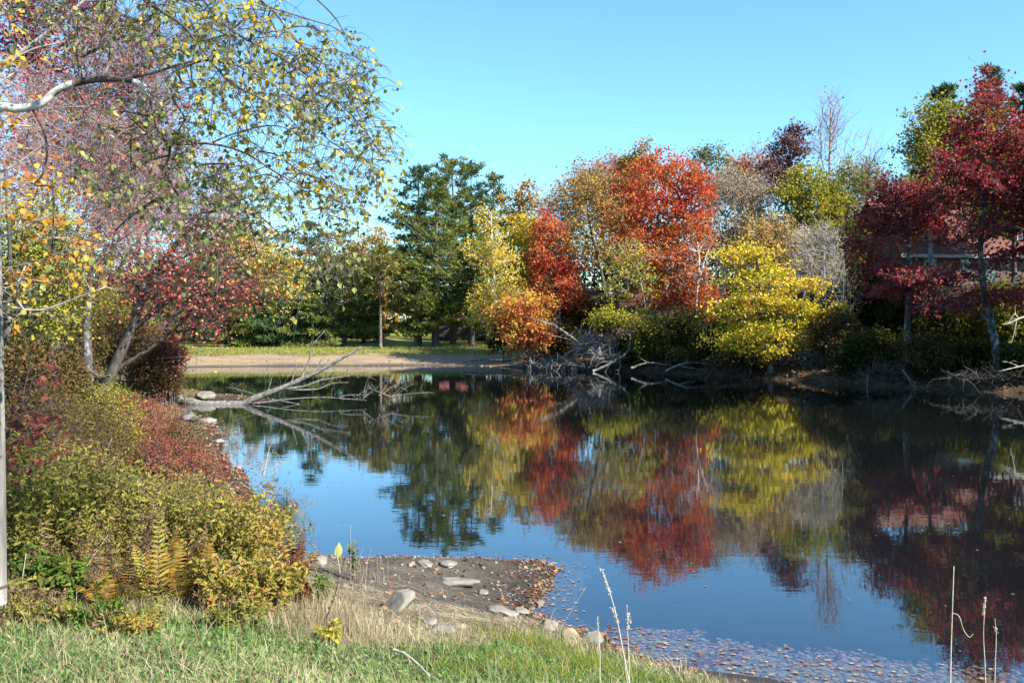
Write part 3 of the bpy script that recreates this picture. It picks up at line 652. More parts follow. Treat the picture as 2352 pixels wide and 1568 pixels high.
tree('yellow_sapling', 'pale yellow-green sapling with a thin grey trunk below the big red maple', 61, [(1488, 800), (1484, 720), (1470, 640), (1452, 580)], .06,
     [(1452, 585, 34, 30), (1430, 620, 36, 24), (1420, 660, 34, 18), (1480, 640, 30, 30)], 46, 22, YGREEN, TWIGG, (.17, .14), rtip=.008, tl=.6, tr=.008)
tree('bare_white_tree', 'bare white-barked tree trunk fork in front of the orange-red maple', 62, [(1600, 790), (1600, 700), (1606, 600), (1602, 555)], .075, [(1600, 570, 26, 30), (1620, 610, 26, 40), (1580, 620, 24, 40)], 24, 4, TAN, BARKW, (.16, .13), nt=3, tl=.8, tr=.007, rtip=.010, limbs=[([(1602, 660), (1618, 600), (1628, 572)], .035, .012)])
tree('bare_white_tree', 'thinner bare pale trunk left of the white-barked fork', 63, [(1562, 790), (1560, 700), (1548, 620)], .045, [(1550, 620, 30, 40)], 40, 3, TAN, TWIGG, (.16, .13), nt=5, tl=.8, tr=.009, rtip=.01)
tree('yellow_maple', 'bright yellow tree with spreading layered branches over the water', 53, [(1770, 835), (1765, 760), (1752, 660), (1735, 590)], .14,
     [(1700, 590, 40, 22), (1740, 585, 34, 20), (1760, 640, 75, 26), (1820, 655, 60, 16), (1700, 650, 40, 20), (1740, 700, 80, 28), (1860, 715, 60, 16), (1680, 720, 45, 22), (1800, 745, 70, 24), (1735, 770, 80, 26), (1830, 785, 45, 20), (1660, 785, 36, 16), (1745, 805, 65, 14)],
     330, 46, YELLOW, BARK, (.15, .12), up=.1, flat=.4, cs=.2, tup=.1, start=.12, cat='maple tree', nt=4, tl=.7)
tree('golden_tree', 'pale gold leafy tree top rising behind the bright yellow tree', 58, [(1760, 810), (1765, 640), (1770, 540)], .1, [(1760, 540, 50, 30), (1800, 570, 44, 26), (1730, 565, 40, 24), (1780, 600, 60, 22)], 150, 30, GOLD, TWIGG, (.16, .13), nt=6)
shrub('bare_shrub', 'silver-grey leafless shrub tangle right of the bright yellow tree', 55, (1880, 810), [(1870, 570, 36, 46), (1895, 620, 34, 60), (1850, 620, 26, 45), (1900, 540, 26, 26)], 150, 2, TAN, TWIGG, (.12, .09), stems=9, r=.04, nt=6, tl=1.0, tr=.012, rtip=.010, tup=.5, spread=.5)
shrub('bare_shrub', 'thin pale leafless stems right of the silver-grey tangle', 53, (1925, 815), [(1925, 640, 24, 80), (1945, 690, 24, 60)], 60, 6, OLIVE, TWIGG, (.12, .09), stems=7, r=.03, nt=4, tl=.8, tr=.009, tup=.6, spread=.4)
# understorey on the bank
UG = 'dark shrubs under the woods'
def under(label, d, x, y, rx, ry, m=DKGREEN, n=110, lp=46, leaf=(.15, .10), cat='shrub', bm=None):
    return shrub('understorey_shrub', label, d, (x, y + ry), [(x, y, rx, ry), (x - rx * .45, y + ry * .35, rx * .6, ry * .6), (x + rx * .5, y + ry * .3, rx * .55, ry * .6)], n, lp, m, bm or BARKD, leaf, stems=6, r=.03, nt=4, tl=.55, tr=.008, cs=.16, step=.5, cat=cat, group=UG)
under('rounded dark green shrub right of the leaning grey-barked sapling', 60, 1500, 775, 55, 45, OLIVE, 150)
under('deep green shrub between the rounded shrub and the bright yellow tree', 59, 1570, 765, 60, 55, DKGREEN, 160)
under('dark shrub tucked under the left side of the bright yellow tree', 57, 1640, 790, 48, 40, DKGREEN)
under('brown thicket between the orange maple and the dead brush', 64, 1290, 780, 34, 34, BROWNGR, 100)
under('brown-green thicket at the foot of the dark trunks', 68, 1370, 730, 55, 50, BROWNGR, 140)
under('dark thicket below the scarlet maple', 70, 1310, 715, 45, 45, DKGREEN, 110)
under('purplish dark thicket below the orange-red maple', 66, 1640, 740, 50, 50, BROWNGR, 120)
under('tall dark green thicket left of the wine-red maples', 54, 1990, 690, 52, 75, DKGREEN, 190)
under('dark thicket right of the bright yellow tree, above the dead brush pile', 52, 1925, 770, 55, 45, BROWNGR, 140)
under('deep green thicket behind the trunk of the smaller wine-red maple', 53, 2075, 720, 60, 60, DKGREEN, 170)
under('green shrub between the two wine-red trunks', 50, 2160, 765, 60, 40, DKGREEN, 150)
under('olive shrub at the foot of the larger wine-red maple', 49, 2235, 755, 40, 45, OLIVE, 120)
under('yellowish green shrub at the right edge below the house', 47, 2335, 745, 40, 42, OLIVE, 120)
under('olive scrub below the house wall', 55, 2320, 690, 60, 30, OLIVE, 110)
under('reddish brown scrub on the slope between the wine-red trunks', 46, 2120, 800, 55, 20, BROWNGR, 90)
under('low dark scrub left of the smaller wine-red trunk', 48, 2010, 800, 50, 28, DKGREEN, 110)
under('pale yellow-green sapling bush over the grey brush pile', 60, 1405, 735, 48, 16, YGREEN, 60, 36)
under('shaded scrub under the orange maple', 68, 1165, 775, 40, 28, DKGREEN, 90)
BARKM = bark_mat('mottled_maple_bark', [(.025, .022, .02), (.09, .085, .08), (.30, .30, .29)], (3, 3, 2), contrast=[.36, .5, .66])
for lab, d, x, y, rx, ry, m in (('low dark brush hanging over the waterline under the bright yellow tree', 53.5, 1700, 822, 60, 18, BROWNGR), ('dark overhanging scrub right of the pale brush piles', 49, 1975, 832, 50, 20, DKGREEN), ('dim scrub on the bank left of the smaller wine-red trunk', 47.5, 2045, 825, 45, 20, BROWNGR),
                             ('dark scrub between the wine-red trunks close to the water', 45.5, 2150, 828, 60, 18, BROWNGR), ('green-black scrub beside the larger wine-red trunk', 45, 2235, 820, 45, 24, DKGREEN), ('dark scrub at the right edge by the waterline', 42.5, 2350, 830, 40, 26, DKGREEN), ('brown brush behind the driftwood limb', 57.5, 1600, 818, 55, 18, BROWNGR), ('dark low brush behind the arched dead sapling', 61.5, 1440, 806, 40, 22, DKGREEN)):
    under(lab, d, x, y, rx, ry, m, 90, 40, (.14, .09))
# right end: wine-red maples and trees behind
tree('wine_red_maple', 'smaller wine-red maple standing left in front of the house', 46, [(2082, 815), (2084, 740), (2090, 640), (2082, 520), (2070, 440)], .2,
     [(2050, 450, 38, 36), (2095, 465, 55, 34), (2020, 510, 55, 30), (2060, 530, 55, 26), (2010, 560, 45, 26), (2115, 480, 60, 28), (2150, 530, 26, 9), (2030, 610, 50, 16), (2050, 665, 60, 13), (2100, 640, 50, 14)], 240, 46, WINE, BARKM, (.14, .115), start=.25, up=.3, flat=.5, cat='maple tree', nt=5, tl=.75, cs=.17, rtip=.012)
tree('wine_red_maple', 'larger wine-red maple with a leaning grey trunk at the water edge', 43, [(2306, 855), (2280, 760), (2258, 650), (2252, 560), (2262, 460), (2250, 330), (2268, 220)], .21,
     [(2265, 240, 34, 44), (2240, 310, 55, 50), (2310, 330, 60, 60), (2200, 390, 60, 40), (2290, 420, 80, 45), (2350, 440, 60, 60), (2180, 465, 65, 30), (2330, 510, 70, 30), (2230, 545, 50, 14), (2150, 636, 75, 12), (2325, 585, 50, 13), (2180, 700, 70, 13), (2270, 680, 60, 15), (2270, 610, 34, 16), (2190, 610, 30, 9), (2330, 640, 26, 10), (2205, 520, 30, 16)],
     430, 46, WINE, BARKM, (.14, .115), limbs=[([(2254, 555), (2300, 530), (2352, 520), (2400, 500)], .09, .03), ([(2262, 450), (2220, 400), (2190, 360)], .08, .03), ([(2262, 440), (2310, 390), (2340, 330)], .09, .03), ([(2275, 740), (2200, 690), (2130, 660)], .06, .02)], start=.25, up=.25, flat=.5, cat='maple tree', nt=5, tl=.75, cs=.17, rtip=.012)
tree('yellow_green_tree', 'yellow-green tree rising behind the larger wine-red maple', 60, [(2140, 740), (2136, 600), (2150, 420), (2165, 290)], .2,
     [(2150, 280, 44, 40), (2190, 300, 50, 50), (2130, 340, 45, 50), (2200, 380, 55, 55), (2120, 430, 40, 45), (2160, 440, 50, 50), (2240, 330, 40, 60)], 330, 44, YGREEN, BARK, (.19, .14), nt=5, tl=1.0)
tree('yellow_green_tree', 'dim olive tree behind the right side of the wine-red crown', 64, [(2330, 700), (2328, 560), (2330, 400)], .2, [(2330, 380, 55, 60), (2345, 470, 50, 60), (2290, 480, 50, 60)], 220, 44, OLIVE, BARKD, (.2, .15))
pine('pine_tree', 'dark pine top rising above the wine-red maple at the right', 72, 2275, 165, 55, PINEB, BARKP, r0=.3, first=.3, whorls=22, per=6, yb=700)
pine('pine_tree', 'lower pine top left of the highest right-hand pine', 76, 2170, 200, 45, PINEB, BARKP, r0=.26, first=.35, whorls=20, per=6, yb=700)
pine('pine_tree', 'pine at the very right edge behind the wine-red leaves', 72, 2352, 200, 45, PINEB, BARKP, r0=.26, first=.3, whorls=20, per=6, yb=700)
# trees on the bank just beyond the right edge of the view, whose shade falls on the shore
tree('shore_maple', 'broad red-leaved maple on the bank beyond the right edge', 41, [(2480, 850), (2470, 700), (2480, 480)], .28, [(2470, 420, 90, 90), (2540, 470, 110, 110), (2440, 560, 70, 60), (2600, 560, 110, 90), (2560, 380, 90, 70)], 330, 46, WINE, BARK, (.2, .16), start=.3, cat='maple tree')
tree('shore_oak', 'brown-leaved oak on the bank beyond the right edge', 47, [(2640, 820), (2640, 620), (2650, 400)], .3, [(2650, 300, 130, 110), (2560, 360, 110, 110), (2750, 420, 140, 130), (2640, 500, 160, 90)], 420, 46, BROWNGR, BARKD, (.25, .19), start=.3, cat='oak tree')
tree('shore_oak', 'second brown-leaved oak beyond the right edge, further up the slope', 56, [(2560, 760), (2560, 560), (2560, 350)], .3, [(2560, 300, 110, 110), (2480, 380, 90, 100), (2640, 380, 110, 110), (2550, 480, 120, 80)], 380, 46, BROWNGR, BARKD, (.25, .19), start=.3, cat='oak tree')
# the dim wood behind everything
def far_woods():
    mb = MB(); tk = MB()
    for (x0, x1, d0, d1, y0, y1, n, mi) in ((1180, 1420, 96, 112, 560, 740, 5200, 0), (1400, 2120, 86, 106, 500, 720, 17000, 0), (2080, 2600, 80, 96, 420, 680, 11000, 1), (-300, 960, 116, 150, 590, 782, 30000, 0), (940, 1230, 112, 125, 640, 770, 3600, 1), (-300, 400, 58, 85, 590, 780, 9000, 0)):
        k = n // 45
        xs = rng.uniform(x0, x1, k); ds = rng.uniform(d0, d1, k); ys = y0 + (y1 - y0) * rng.random(k) ** .8
        c = np.stack([W(x, y, d) for x, y, d in zip(xs, ys, ds)])
        p = np.repeat(c, 45, 0) + rng.normal(size=(k * 45, 3)) * [1.1, 1.1, .7]
        leaves(mb, p, .42, .30, (0, -.2, .6), m=mi)
        t = rng.choice(k, k // 3); A = c[t].copy(); A[:, 2] = terrain(A[:, 0], A[:, 1])[0] - .1
        sticks(tk, A, c[t] + rng.normal(size=(len(t), 3)) * .3, .14, .04)
        f = np.concatenate([x for x, _ in tk.f]) if False else None
    mb.f += []; n0 = mb.n
    for v, in zip(tk.v): pass
    off = mb.n
    for v in tk.v: mb.v.append(v)
    for f, m in tk.f: mb.f.append((f + off, 2))
    mb.n += tk.n
    o = mb.build('woods', [BROWNGR, OLIVE, BARKD])
    stuff(o, 'dim mixed wood filling in behind the trees that stand out', 'woods')
far_woods()
build_ground(); build_water()
def pix_of(P):
    v = P - [0, 0, CAMZ]; y = v[:, 1] * _c - v[:, 2] * _s; u = v[:, 1] * _s + v[:, 2] * _c
    return CX + F * v[:, 0] / y, CY - F * u / y
# ------------------------------------------------------------------ left bank: trees
RUSTMIX = leaf_mat('rust_pink_leaf', [(.26, .07, .05), (.44, .12, .09), (.54, .13, .08), (.50, .30, .08)], .35, .6)
ORANGEY = leaf_mat('amber_maple_leaf', [(.36, .11, .035), (.54, .22, .04), (.62, .37, .05), (.50, .38, .07)], .4, 1.2)
tree('leaning_maple', 'leaning red maple with several dark trunks rising from the left bank', 33, [(238, 890), (270, 825), (300, 762), (318, 710), (347, 648), (385, 587), (420, 544), (451, 518), (492, 480), (560, 440)], .20,
     [(455, 690, 85, 50), (400, 640, 85, 50), (530, 655, 80, 40), (425, 740, 70, 24), (340, 600, 65, 55), (575, 635, 60, 30), (440, 585, 90, 40), (420, 790, 50, 18), (395, 810, 32, 14), (480, 540, 60, 36), (330, 680, 50, 50)], 380, 11, SCARLET, BARKD, (.105, .085),
     limbs=[([(302, 758), (311, 697), (313, 634), (321, 532), (341, 480), (350, 400)], .12, .04), ([(303, 757), (362, 706), (405, 680), (480, 637), (540, 600)], .12, .03), ([(252, 862), (295, 831), (347, 799), (405, 750), (440, 720)], .10, .03), ([(265, 850, .4), (285, 800, .5), (300, 770, .3)], .16, .14)],
     start=.3, rtop=.15, nt=5, tl=1.0, cs=.26, rtip=.008, tr=.008, cat='maple tree', sides=10, up=.2, flat=.55)
tree('bare_maple', 'nearly bare tree with a haze of pinkish twigs above the leaning maple', 37, [(322, 880), (330, 760), (330, 640), (345, 500), (360, 380)], .13,
     [(380, 440, 105, 75), (300, 470, 80, 70), (460, 410, 70, 55), (510, 470, 55, 40), (340, 360, 90, 60), (430, 520, 60, 40), (250, 420, 70, 70)], 460, 9, SCARLET, TWIGS, (.11, .085), nt=9, tl=1.1, tr=.009, rtip=.007, step=.6, cat='maple tree', outw=.5, tbark=BARKM,
     limbs=[([(338, 760), (380, 620), (440, 500)], .07, .02), ([(332, 640), (290, 540), (270, 430)], .06, .02)])
tree('bare_maple', 'tall bare twiggy tree with a few red leaves, left of the open sky gap', 25, [(205, 890), (200, 700), (215, 520), (240, 380), (262, 250)], .14,
     [(250, 200, 110, 70), (180, 260, 110, 80), (330, 230, 80, 70), (200, 380, 110, 90), (120, 330, 100, 90), (300, 120, 90, 60), (90, 450, 90, 70), (260, 520, 80, 70)], 620, 9, RUSTMIX, TWIGS, (.09, .07), nt=9, tl=.95, tr=.0065, rtip=.006, step=.55, cat='maple tree', outw=.5, tbark=BARKM,
     limbs=[([(205, 650), (150, 540), (110, 420)], .06, .02), ([(212, 540), (280, 400), (330, 300)], .07, .02), ([(222, 480), (180, 350), (160, 240)], .06, .02)])
tree('bare_maple', 'grey twiggy tree with rusty leaves filling the space under the birch limb', 20, [(120, 960), (135, 700), (150, 500), (190, 330)], .10,
     [(120, 420, 110, 80), (220, 330, 100, 70), (60, 330, 80, 80), (300, 470, 90, 60), (180, 540, 100, 60), (340, 330, 70, 60), (60, 220, 80, 60)], 290, 9, RUSTMIX, TWIGS, (.075, .06), nt=8, tl=.75, tr=.005, rtip=.0045, step=.45, cat='maple tree', outw=.5, tbark=BARKM,
     limbs=[([(140, 620), (200, 480), (270, 380)], .05, .015), ([(147, 540), (90, 420), (60, 320)], .04, .012)])
tree('maroon_maple', 'dark maroon-leaved treetop in the upper left corner', 27, [(60, 900), (62, 600), (80, 330), (100, 90)], .16,
     [(100, 50, 60, 60), (50, 110, 50, 50), (150, 110, 45, 45), (95, 130, 50, 40), (200, 60, 40, 50), (30, 10, 50, 50), (120, -20, 60, 40), (130, 220, 60, 50)], 280, 22, MAROON, TWIGG, (.11, .085), nt=5, tl=.7, tr=.007, rtip=.007, cat='maple tree', cs=.16)
tree('yellow_leaved_tree', 'yellow-leaved tree reaching over the water behind the red maple leaves', 38, [(300, 865), (350, 780), (430, 700), (520, 655), (600, 615)], .14,
     [(600, 605, 70, 38), (545, 625, 60, 36), (640, 650, 34, 36), (505, 590, 50, 36), (560, 560, 50, 30), (600, 690, 40, 24), (470, 640, 50, 30)], 260, 30, YGOLD, BARK, (.115, .09), nt=5, tl=.8, tr=.008, rtip=.008, up=.1, cat='maple tree')
tree('grey_trunk_tree', 'yellow-green tree with a smooth grey trunk near the left edge', 17, [(68, 1000), (76, 760), (86, 650), (96, 530), (100, 420)], .06,
     [(60, 600, 70, 60), (110, 560, 60, 60), (20, 560, 60, 60), (40, 680, 55, 50), (130, 640, 50, 45), (20, 780, 50, 50), (120, 740, 50, 50), (70, 500, 60, 50)], 230, 34, YGREEN, BARKM, (.065, .045), nt=5, tl=.4, tr=.005, cs=.09, rtip=.005, step=.4)
tree('grey_trunk_tree', 'slim grey trunk with dark drooping branches right of the smooth grey trunk', 19, [(125, 980), (122, 760), (124, 640), (122, 480), (128, 400)], .055,
     [(140, 620, 55, 60), (160, 690, 50, 45), (120, 760, 50, 45)], 90, 24, BROWNGR, BARKM, (.07, .05), nt=5, tl=.5, tr=.005, cs=.1, rtip=.005, step=.4)
tree('dark_trunk_tree', 'dark rough trunk at the left edge behind the post', 15, [(8, 1050), (14, 800), (20, 690), (22, 560), (10, 380)], .07,
     [(10, 820, 50, 50), (30, 900, 40, 50), (0, 700, 40, 60)], 90, 26, DKGREEN, BARKD, (.07, .05), nt=4, tl=.4, tr=.005, cs=.1, rtip=.005, step=.4)
tree('orange_maple', 'orange and yellow maple branches reaching in from the left edge', 9, [(-190, 1350), (-180, 900), (-170, 500), (-150, 150), (-130, -120)], .10,
     [(40, 175, 70, 35), (30, 270, 45, 40), (90, 215, 50, 30), (30, 420, 60, 40), (130, 430, 80, 30), (70, 480, 90, 35), (60, 640, 70, 40), (40, 700, 60, 28), (170, 640, 60, 30), (150, 560, 60, 30), (10, 30, 50, 60), (190, 470, 50, 24)], 85, 10, ORANGEY, TWIGG, (.055, .048),
     limbs=[([(-170, 260), (0, 150), (75, 100), (160, 30), (230, -30)], .022, .012), ([(0, 150), (80, 112), (150, 95), (215, 65)], .012, .005), ([(-170, 420), (0, 395), (75, 350), (130, 310)], .014, .005), ([(-165, 650), (0, 700), (90, 712), (160, 690), (240, 660)], .016, .005), ([(-165, 560), (0, 545), (80, 510), (150, 480)], .014, .005)],
     nt=4, tl=.28, tr=.0028, rtip=.0028, cs=.05, step=.25, start=.05, up=.0, bow=.03, jitter=.07, six=True, cat='maple tree', flat=.5, parts=('trunk', 'branches', 'crown'))
# the paper birch overhead
BARKWB = bark_mat('birch_limb_bark', [(.05, .045, .04), (.42, .40, .37), (.74, .72, .68)], (5, 9, 9), contrast=[.34, .46, .62])
def birch():
    d = 6.0
    base = W(-260, 1500, 6.6); base[2] = gz(base[0], base[1]) - .05
    root = thing('paper_birch', 'paper birch with a white limb and thin drooping leafy twigs overhead', 'birch tree', base)
    tm, bm, lf = MB(), MB(), MB()
    trunk = spline([base, W(-235, 1000, 6.5), W(-215, 500, 6.3), W(-200, 100, 6.3), W(-190, -400, 6.6), W(-120, -900, 7.0)], 6)
    tube(tm, trunk - base, np.linspace(.10, .05, len(trunk)), 12)
    def limb(pl, r0, r1, white=True):
        p = spline(px_line(pl, d), 7); r = np.linspace(r0, r1, len(p)); tube(tm if white else bm, p - base, r, 8 if white else 6); return (p, r)
    L = [limb([(-215, 330, .3), (-90, 270, .1), (0, 247), (40, 250), (90, 240), (125, 212), (155, 196), (215, 183), (290, 182), (330, 200), (345, 225)], .030, .016)]
    pp, rr = L[0]; k0, k1 = int(len(pp) * .62), int(len(pp) * .84); tube(tm, (pp - base)[k0:k1], rr[k0:k1] * 1.06 + .0008, 8, 1)  # dark bark sleeve, also painting in the shade on this stretch of limb
    L += [limb(x, a, b, False) for x, a, b in (
        ([(186, 188), (182, 140), (190, 128), (228, 108), (240, 70), (262, 40), (255, 0), (262, -70)], .012, .007),
        ([(220, 185), (245, 160), (252, 120), (256, 90)], .007, .004),
        ([(290, 182), (360, 165), (450, 140), (540, 150), (620, 190), (700, 240)], .010, .003),
        ([(345, 225), (365, 300), (400, 330), (480, 330), (560, 350), (640, 400), (720, 440), (800, 470)], .012, .003),
        ([(400, 330), (470, 400), (540, 450), (580, 520)], .007, .002),
        ([(75, 252), (100, 300), (108, 350), (98, 400), (80, 425), (120, 435), (122, 520), (118, 580)], .008, .004),
        ([(480, 330), (560, 300), (640, 290), (720, 330)], .006, .002))]
    up = [([(-190, -200, .2), (20, -160, .2), (200, -110, .4), (420, -60, .6), (600, 10, .8), (760, 60, 1)], .020, .004),
          ([(-190, -400, .2), (100, -330, .6), (400, -200, 1.0), (620, -80, 1.4), (760, 30, 1.6), (815, 130, 1.6)], .018, .002),
          ([(420, -60, .6), (520, 60, .5), (640, 130, .4), (740, 200, .6), (830, 290, .8), (880, 360, .9)], .010, .002),
          ([(200, -110, .4), (330, 0, -.3), (420, 60, -.4), (520, 180, -.5), (640, 250, -.5), (720, 330, -.4)], .010, .002),
          ([(560, -30, .8), (640, 40, 1.2), (720, 150, 1.4), (800, 220, 1.4), (850, 330, 1.3), (860, 430, 1.2)], .009, .002),
          ([(640, 400), (680, 450, .4), (710, 520, .6), (740, 580, .7)], .004, .0015)]
    L += [limb(x, a, b, False) for x, a, b in up]
    bl = [(200, 40, 150, 60, .7), (380, 60, 140, 90, .9), (560, 70, 150, 90, 1.0, .5), (700, 130, 110, 80, .8, .8), (770, 230, 80, 90, .7, .8), (640, 260, 130, 100, .9, .2), (820, 340, 55, 90, .6, .9),
          (480, 230, 130, 100, .9), (360, 300, 120, 90, .8), (720, 400, 110, 70, .7, .5), (560, 420, 110, 80, .8, .1), (800, 440, 60, 50, .5, .9), (600, 520, 100, 45, .6, .2), (720, 540, 90, 60, .6, .5), (300, 420, 100, 60, .8, -.3), (440, 500, 80, 50, .7, -.2), (220, 570, 70, 40, .6, -.5), (680, 640, 60, 36, .4, .3), (780, 600, 60, 40, .4, .6), (865, 330, 40, 110, .5, 1.2), (820, 170, 50, 80, .6, 1.5), (840, 430, 50, 60, .5, 1.0), (770, 510, 60, 45, .5, .7), (520, 590, 80, 40, .5, 0), (140, -10, 150, 60, .8), (460, 30, 150, 70, 1.0, .6)]
    cl = spaced(blob_points(px_blobs(bl, d), 3600, .75), 860)
    for p, r in grow(L, cl, .12, 0, pen=.5, start=.12, bow=.0, rtip=.0017, hang=True, jitter=.07): tube(bm, p - base, np.minimum(r, .008), 4 if r[0] > .003 else 3, cap=False)
    N = len(cl); nt = 4
    A = np.repeat(cl, nt, 0) - base; D = nrm(rng.normal(size=(N * nt, 3)) * [1, 1, .6] + [.25, 0, -.45]); ln = .06 + .22 * rng.random((N * nt, 1))
    M1 = A + D * ln * .55; B = M1 + (D + [0, 0, -.55]) * ln * .5
    sticks(bm, A, M1, .0022, .0017); sticks(bm, M1, B, .0017, .0011)
    # hanging leaves in little bunches
    P = cl - base; k = rng.poisson(np.where(rng.random(N) < .72, 9.0, 2.0) * np.clip((pix_of(cl)[0] + 250) / 700, .35, 1)); i = np.repeat(np.arange(N), k); j = i * nt + rng.integers(0, nt, len(i)); u = rng.random((len(i), 1))
    p = np.where(u < .5, A[j] + (M1[j] - A[j]) * u * 2, M1[j] + (B[j] - M1[j]) * (u * 2 - 1)) + rng.normal(size=(len(i), 3)) * .012
    dr = nrm(rng.normal(size=(len(i), 3)) * .55 + [0, 0, -.8])
    leaves6(lf, p, .036, .029, dr, (.3, -.5, .3), jit=.6, spread=.9)
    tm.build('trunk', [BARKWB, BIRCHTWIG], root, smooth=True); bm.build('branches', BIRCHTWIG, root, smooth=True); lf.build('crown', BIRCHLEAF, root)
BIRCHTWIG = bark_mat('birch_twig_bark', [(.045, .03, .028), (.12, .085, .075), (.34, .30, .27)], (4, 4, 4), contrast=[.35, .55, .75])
BIRCHLEAF = leaf_mat('birch_leaf', [(.10, .13, .055), (.22, .26, .10), (.36, .35, .11), (.60, .43, .05)], .36, 1.0, .9)
birch()
# shrubs on the left bank, further off
LG = 'thickets on the left bank'
def lb(label, d, x, y, rx, ry, m, n=120, lp=40, leaf=(.075, .05), bm=None, cat='shrub'):
    return shrub('bank_shrub', label, d, (x, y + ry), [(x, y, rx, ry), (x - rx * .5, y + ry * .3, rx * .6, ry * .6), (x + rx * .5, y + ry * .35, rx * .55, ry * .55)], n, lp, m, bm or BARKD, leaf, stems=8, r=.018, nt=4, tl=.35, tr=.005, cs=.1, step=.35, cat=cat, group=LG)
RUSSET = leaf_mat('russet_shrub_leaf', [(.06, .03, .02), (.13, .07, .03), (.17, .125, .04), (.22, .05, .035)], .3, 1.0)
PINKRED = leaf_mat('pink_red_shrub_leaf', [(.13, .06, .045), (.25, .075, .06), (.38, .085, .065), (.26, .16, .09), (.22, .17, .07)], .35, 1.2)
lb('mixed russet thicket behind the foot of the leaning maple', 36.5, 300, 800, 90, 70, RUSSET, 240, 40)
lb('brown-green thicket left of the leaning trunks', 26, 140, 790, 80, 65, BROWNGR, 240, 40)
lb('yellow-brown thicket between the left-bank trunks', 37, 260, 720, 80, 50, YGREEN, 150, 34)
lb('dark maroon scrub in the shade by the left edge', 14, 60, 890, 60, 70, RUSSET, 170, 40, (.06, .045))
lb('russet scrub running down to the fallen log', 34.5, 350, 850, 45, 45, RUSSET, 150, 40)
lb('small red-leaved shrub at the waterside right of the leaning maple', 35, 388, 815, 26, 30, PINKRED, 90, 40)
lb('shadowed brown scrub below the grey trunks', 20, 120, 880, 70, 60, BROWNGR, 200, 40, (.06, .045))
lb('purplish brown scrub at the tip of the left bank', 36, 385, 870, 24, 40, RUSSET, 90, 40)
lb('pale brown weedy thicket under the leaning trunk', 22, 185, 945, 55, 32, RUSSET, 150, 40, (.055, .04))
# red low bushes half way along the left bank
RG = 'low red bushes on the left bank'
def redb(label, x, y, d, r, h, m=PINKRED, n=130):
    p = W(x, y, d); return shrub('red_bush', label, d, (x, y), [(0, 0, h * .55, r, r, h * .5), (r * .5, .1, h * .4, r * .6, r * .6, h * .4)], n, 30, m, BARKD, (.042, .024), stems=10, r=.008, nt=4, tl=.2, tr=.003, cs=.06, step=.22, cat='bush', group=RG, rtip=.003, pos=p)
redb('tall grey-red bush left of the open shore, furthest from the camera', 345, 960, 21, .6, .7)
redb('bright red bush beside the leaf-strewn mud', 370, 1040, 16.5, .55, .6)
redb('red bush touching the mud of the left shore', 430, 1050, 16.0, .5, .5)
redb('pinkish red bush in the middle of the left bank', 280, 1010, 17, .7, .9)
redb('rust-red bush in front of the dark thicket', 215, 1010, 15, .6, .9, RUSSET)
redb('red bush with brown seed heads near the dark gap', 140, 1010, 12.5, .5, .8, RUSSET)
redb('small scarlet bush close under the leaning maple', 285, 930, 25, .6, .45)
redb('greyish weed clump by the grey-red bush', 255, 960, 19, .55, .9, BROWNGR)

for lab, x, y, d, r, h, m in (('tall tangled brush at the left edge behind the meadow shrubs', 50, 1010, 11.5, .6, 1.6, BROWNGR), ('tall green-brown brush right of the dark gap', 175, 1010, 14, .6, 1.5, BROWNGR), ('yellowing tall bush in the middle of the red bushes', 235, 1010, 16, .55, 1.3, YGREEN),
                             ('sparse tall pink bush left of the bright red bush', 315, 1010, 18, .5, 1.2, PINKRED), ('dusty brown bush at the water side of the red bushes', 395, 1020, 18.5, .5, .8, BROWNGR), ('loose yellow-leaved bush below the leaning maple', 275, 930, 23.5, .6, .9, YGREEN), ('tall dusty red bush against the dark left thicket', 110, 960, 13, .55, 1.5, BROWNGR)):
    redb(lab, x, y, d, r, h, m, 110)
# ------------------------------------------------------------------ the near bank
WEEDG = leaf_mat('meadow_leaf', [(.09, .105, .026), (.19, .185, .04), (.32, .285, .06), (.32, .20, .075)], .35, 2.0, .8)
WEEDY = leaf_mat('yellowing_leaf', [(.12, .11, .03), (.25, .205, .045), (.40, .315, .065), (.32, .165, .065)], .35, 2.0, .8)
WEEDD = leaf_mat('green_weed_leaf', [(.05, .085, .018), (.09, .14, .025), (.16, .20, .035)], .3, 2.0, .8)
FERN = leaf_mat('amber_fern', [(.14, .075, .02), (.27, .16, .03), (.38, .25, .045)], .35, 2.0, .8)
FERNY = leaf_mat('yellow_fern', [(.24, .22, .045), (.38, .33, .065), (.42, .33, .07)], .4, 2.0, .6)
FERNB = leaf_mat('rusty_fern', [(.07, .025, .015), (.14, .055, .028), (.22, .10, .05)], .3, 2.0, .8)
DRYBR = leaf_mat('dry_brown_leaf', [(.12, .07, .04), (.22, .135, .075), (.32, .21, .13)], .3, 3.0, .8)
STRAW = leaf_mat('straw', [(.24, .17, .10), (.42, .33, .20), (.58, .48, .33)], .25, 3.0, .9)
GRASS = leaf_mat('grass_blade', [(.075, .15, .04), (.135, .235, .065), (.22, .32, .10), (.34, .36, .16)], .35, 1.1, .8)
SEDGE = leaf_mat('sedge_blade', [(.12, .15, .02), (.22, .25, .035), (.34, .33, .06)], .35, 2.0, .8)
STEMB = bark_mat('brown_stem', [(.05, .03, .02), (.12, .08, .05), (.22, .16, .10)], (9, 9, 9))
PALE = bark_mat('pale_dry_stem', [(.30, .25, .18), (.52, .45, .34), (.68, .62, .50)], (12, 12, 6))

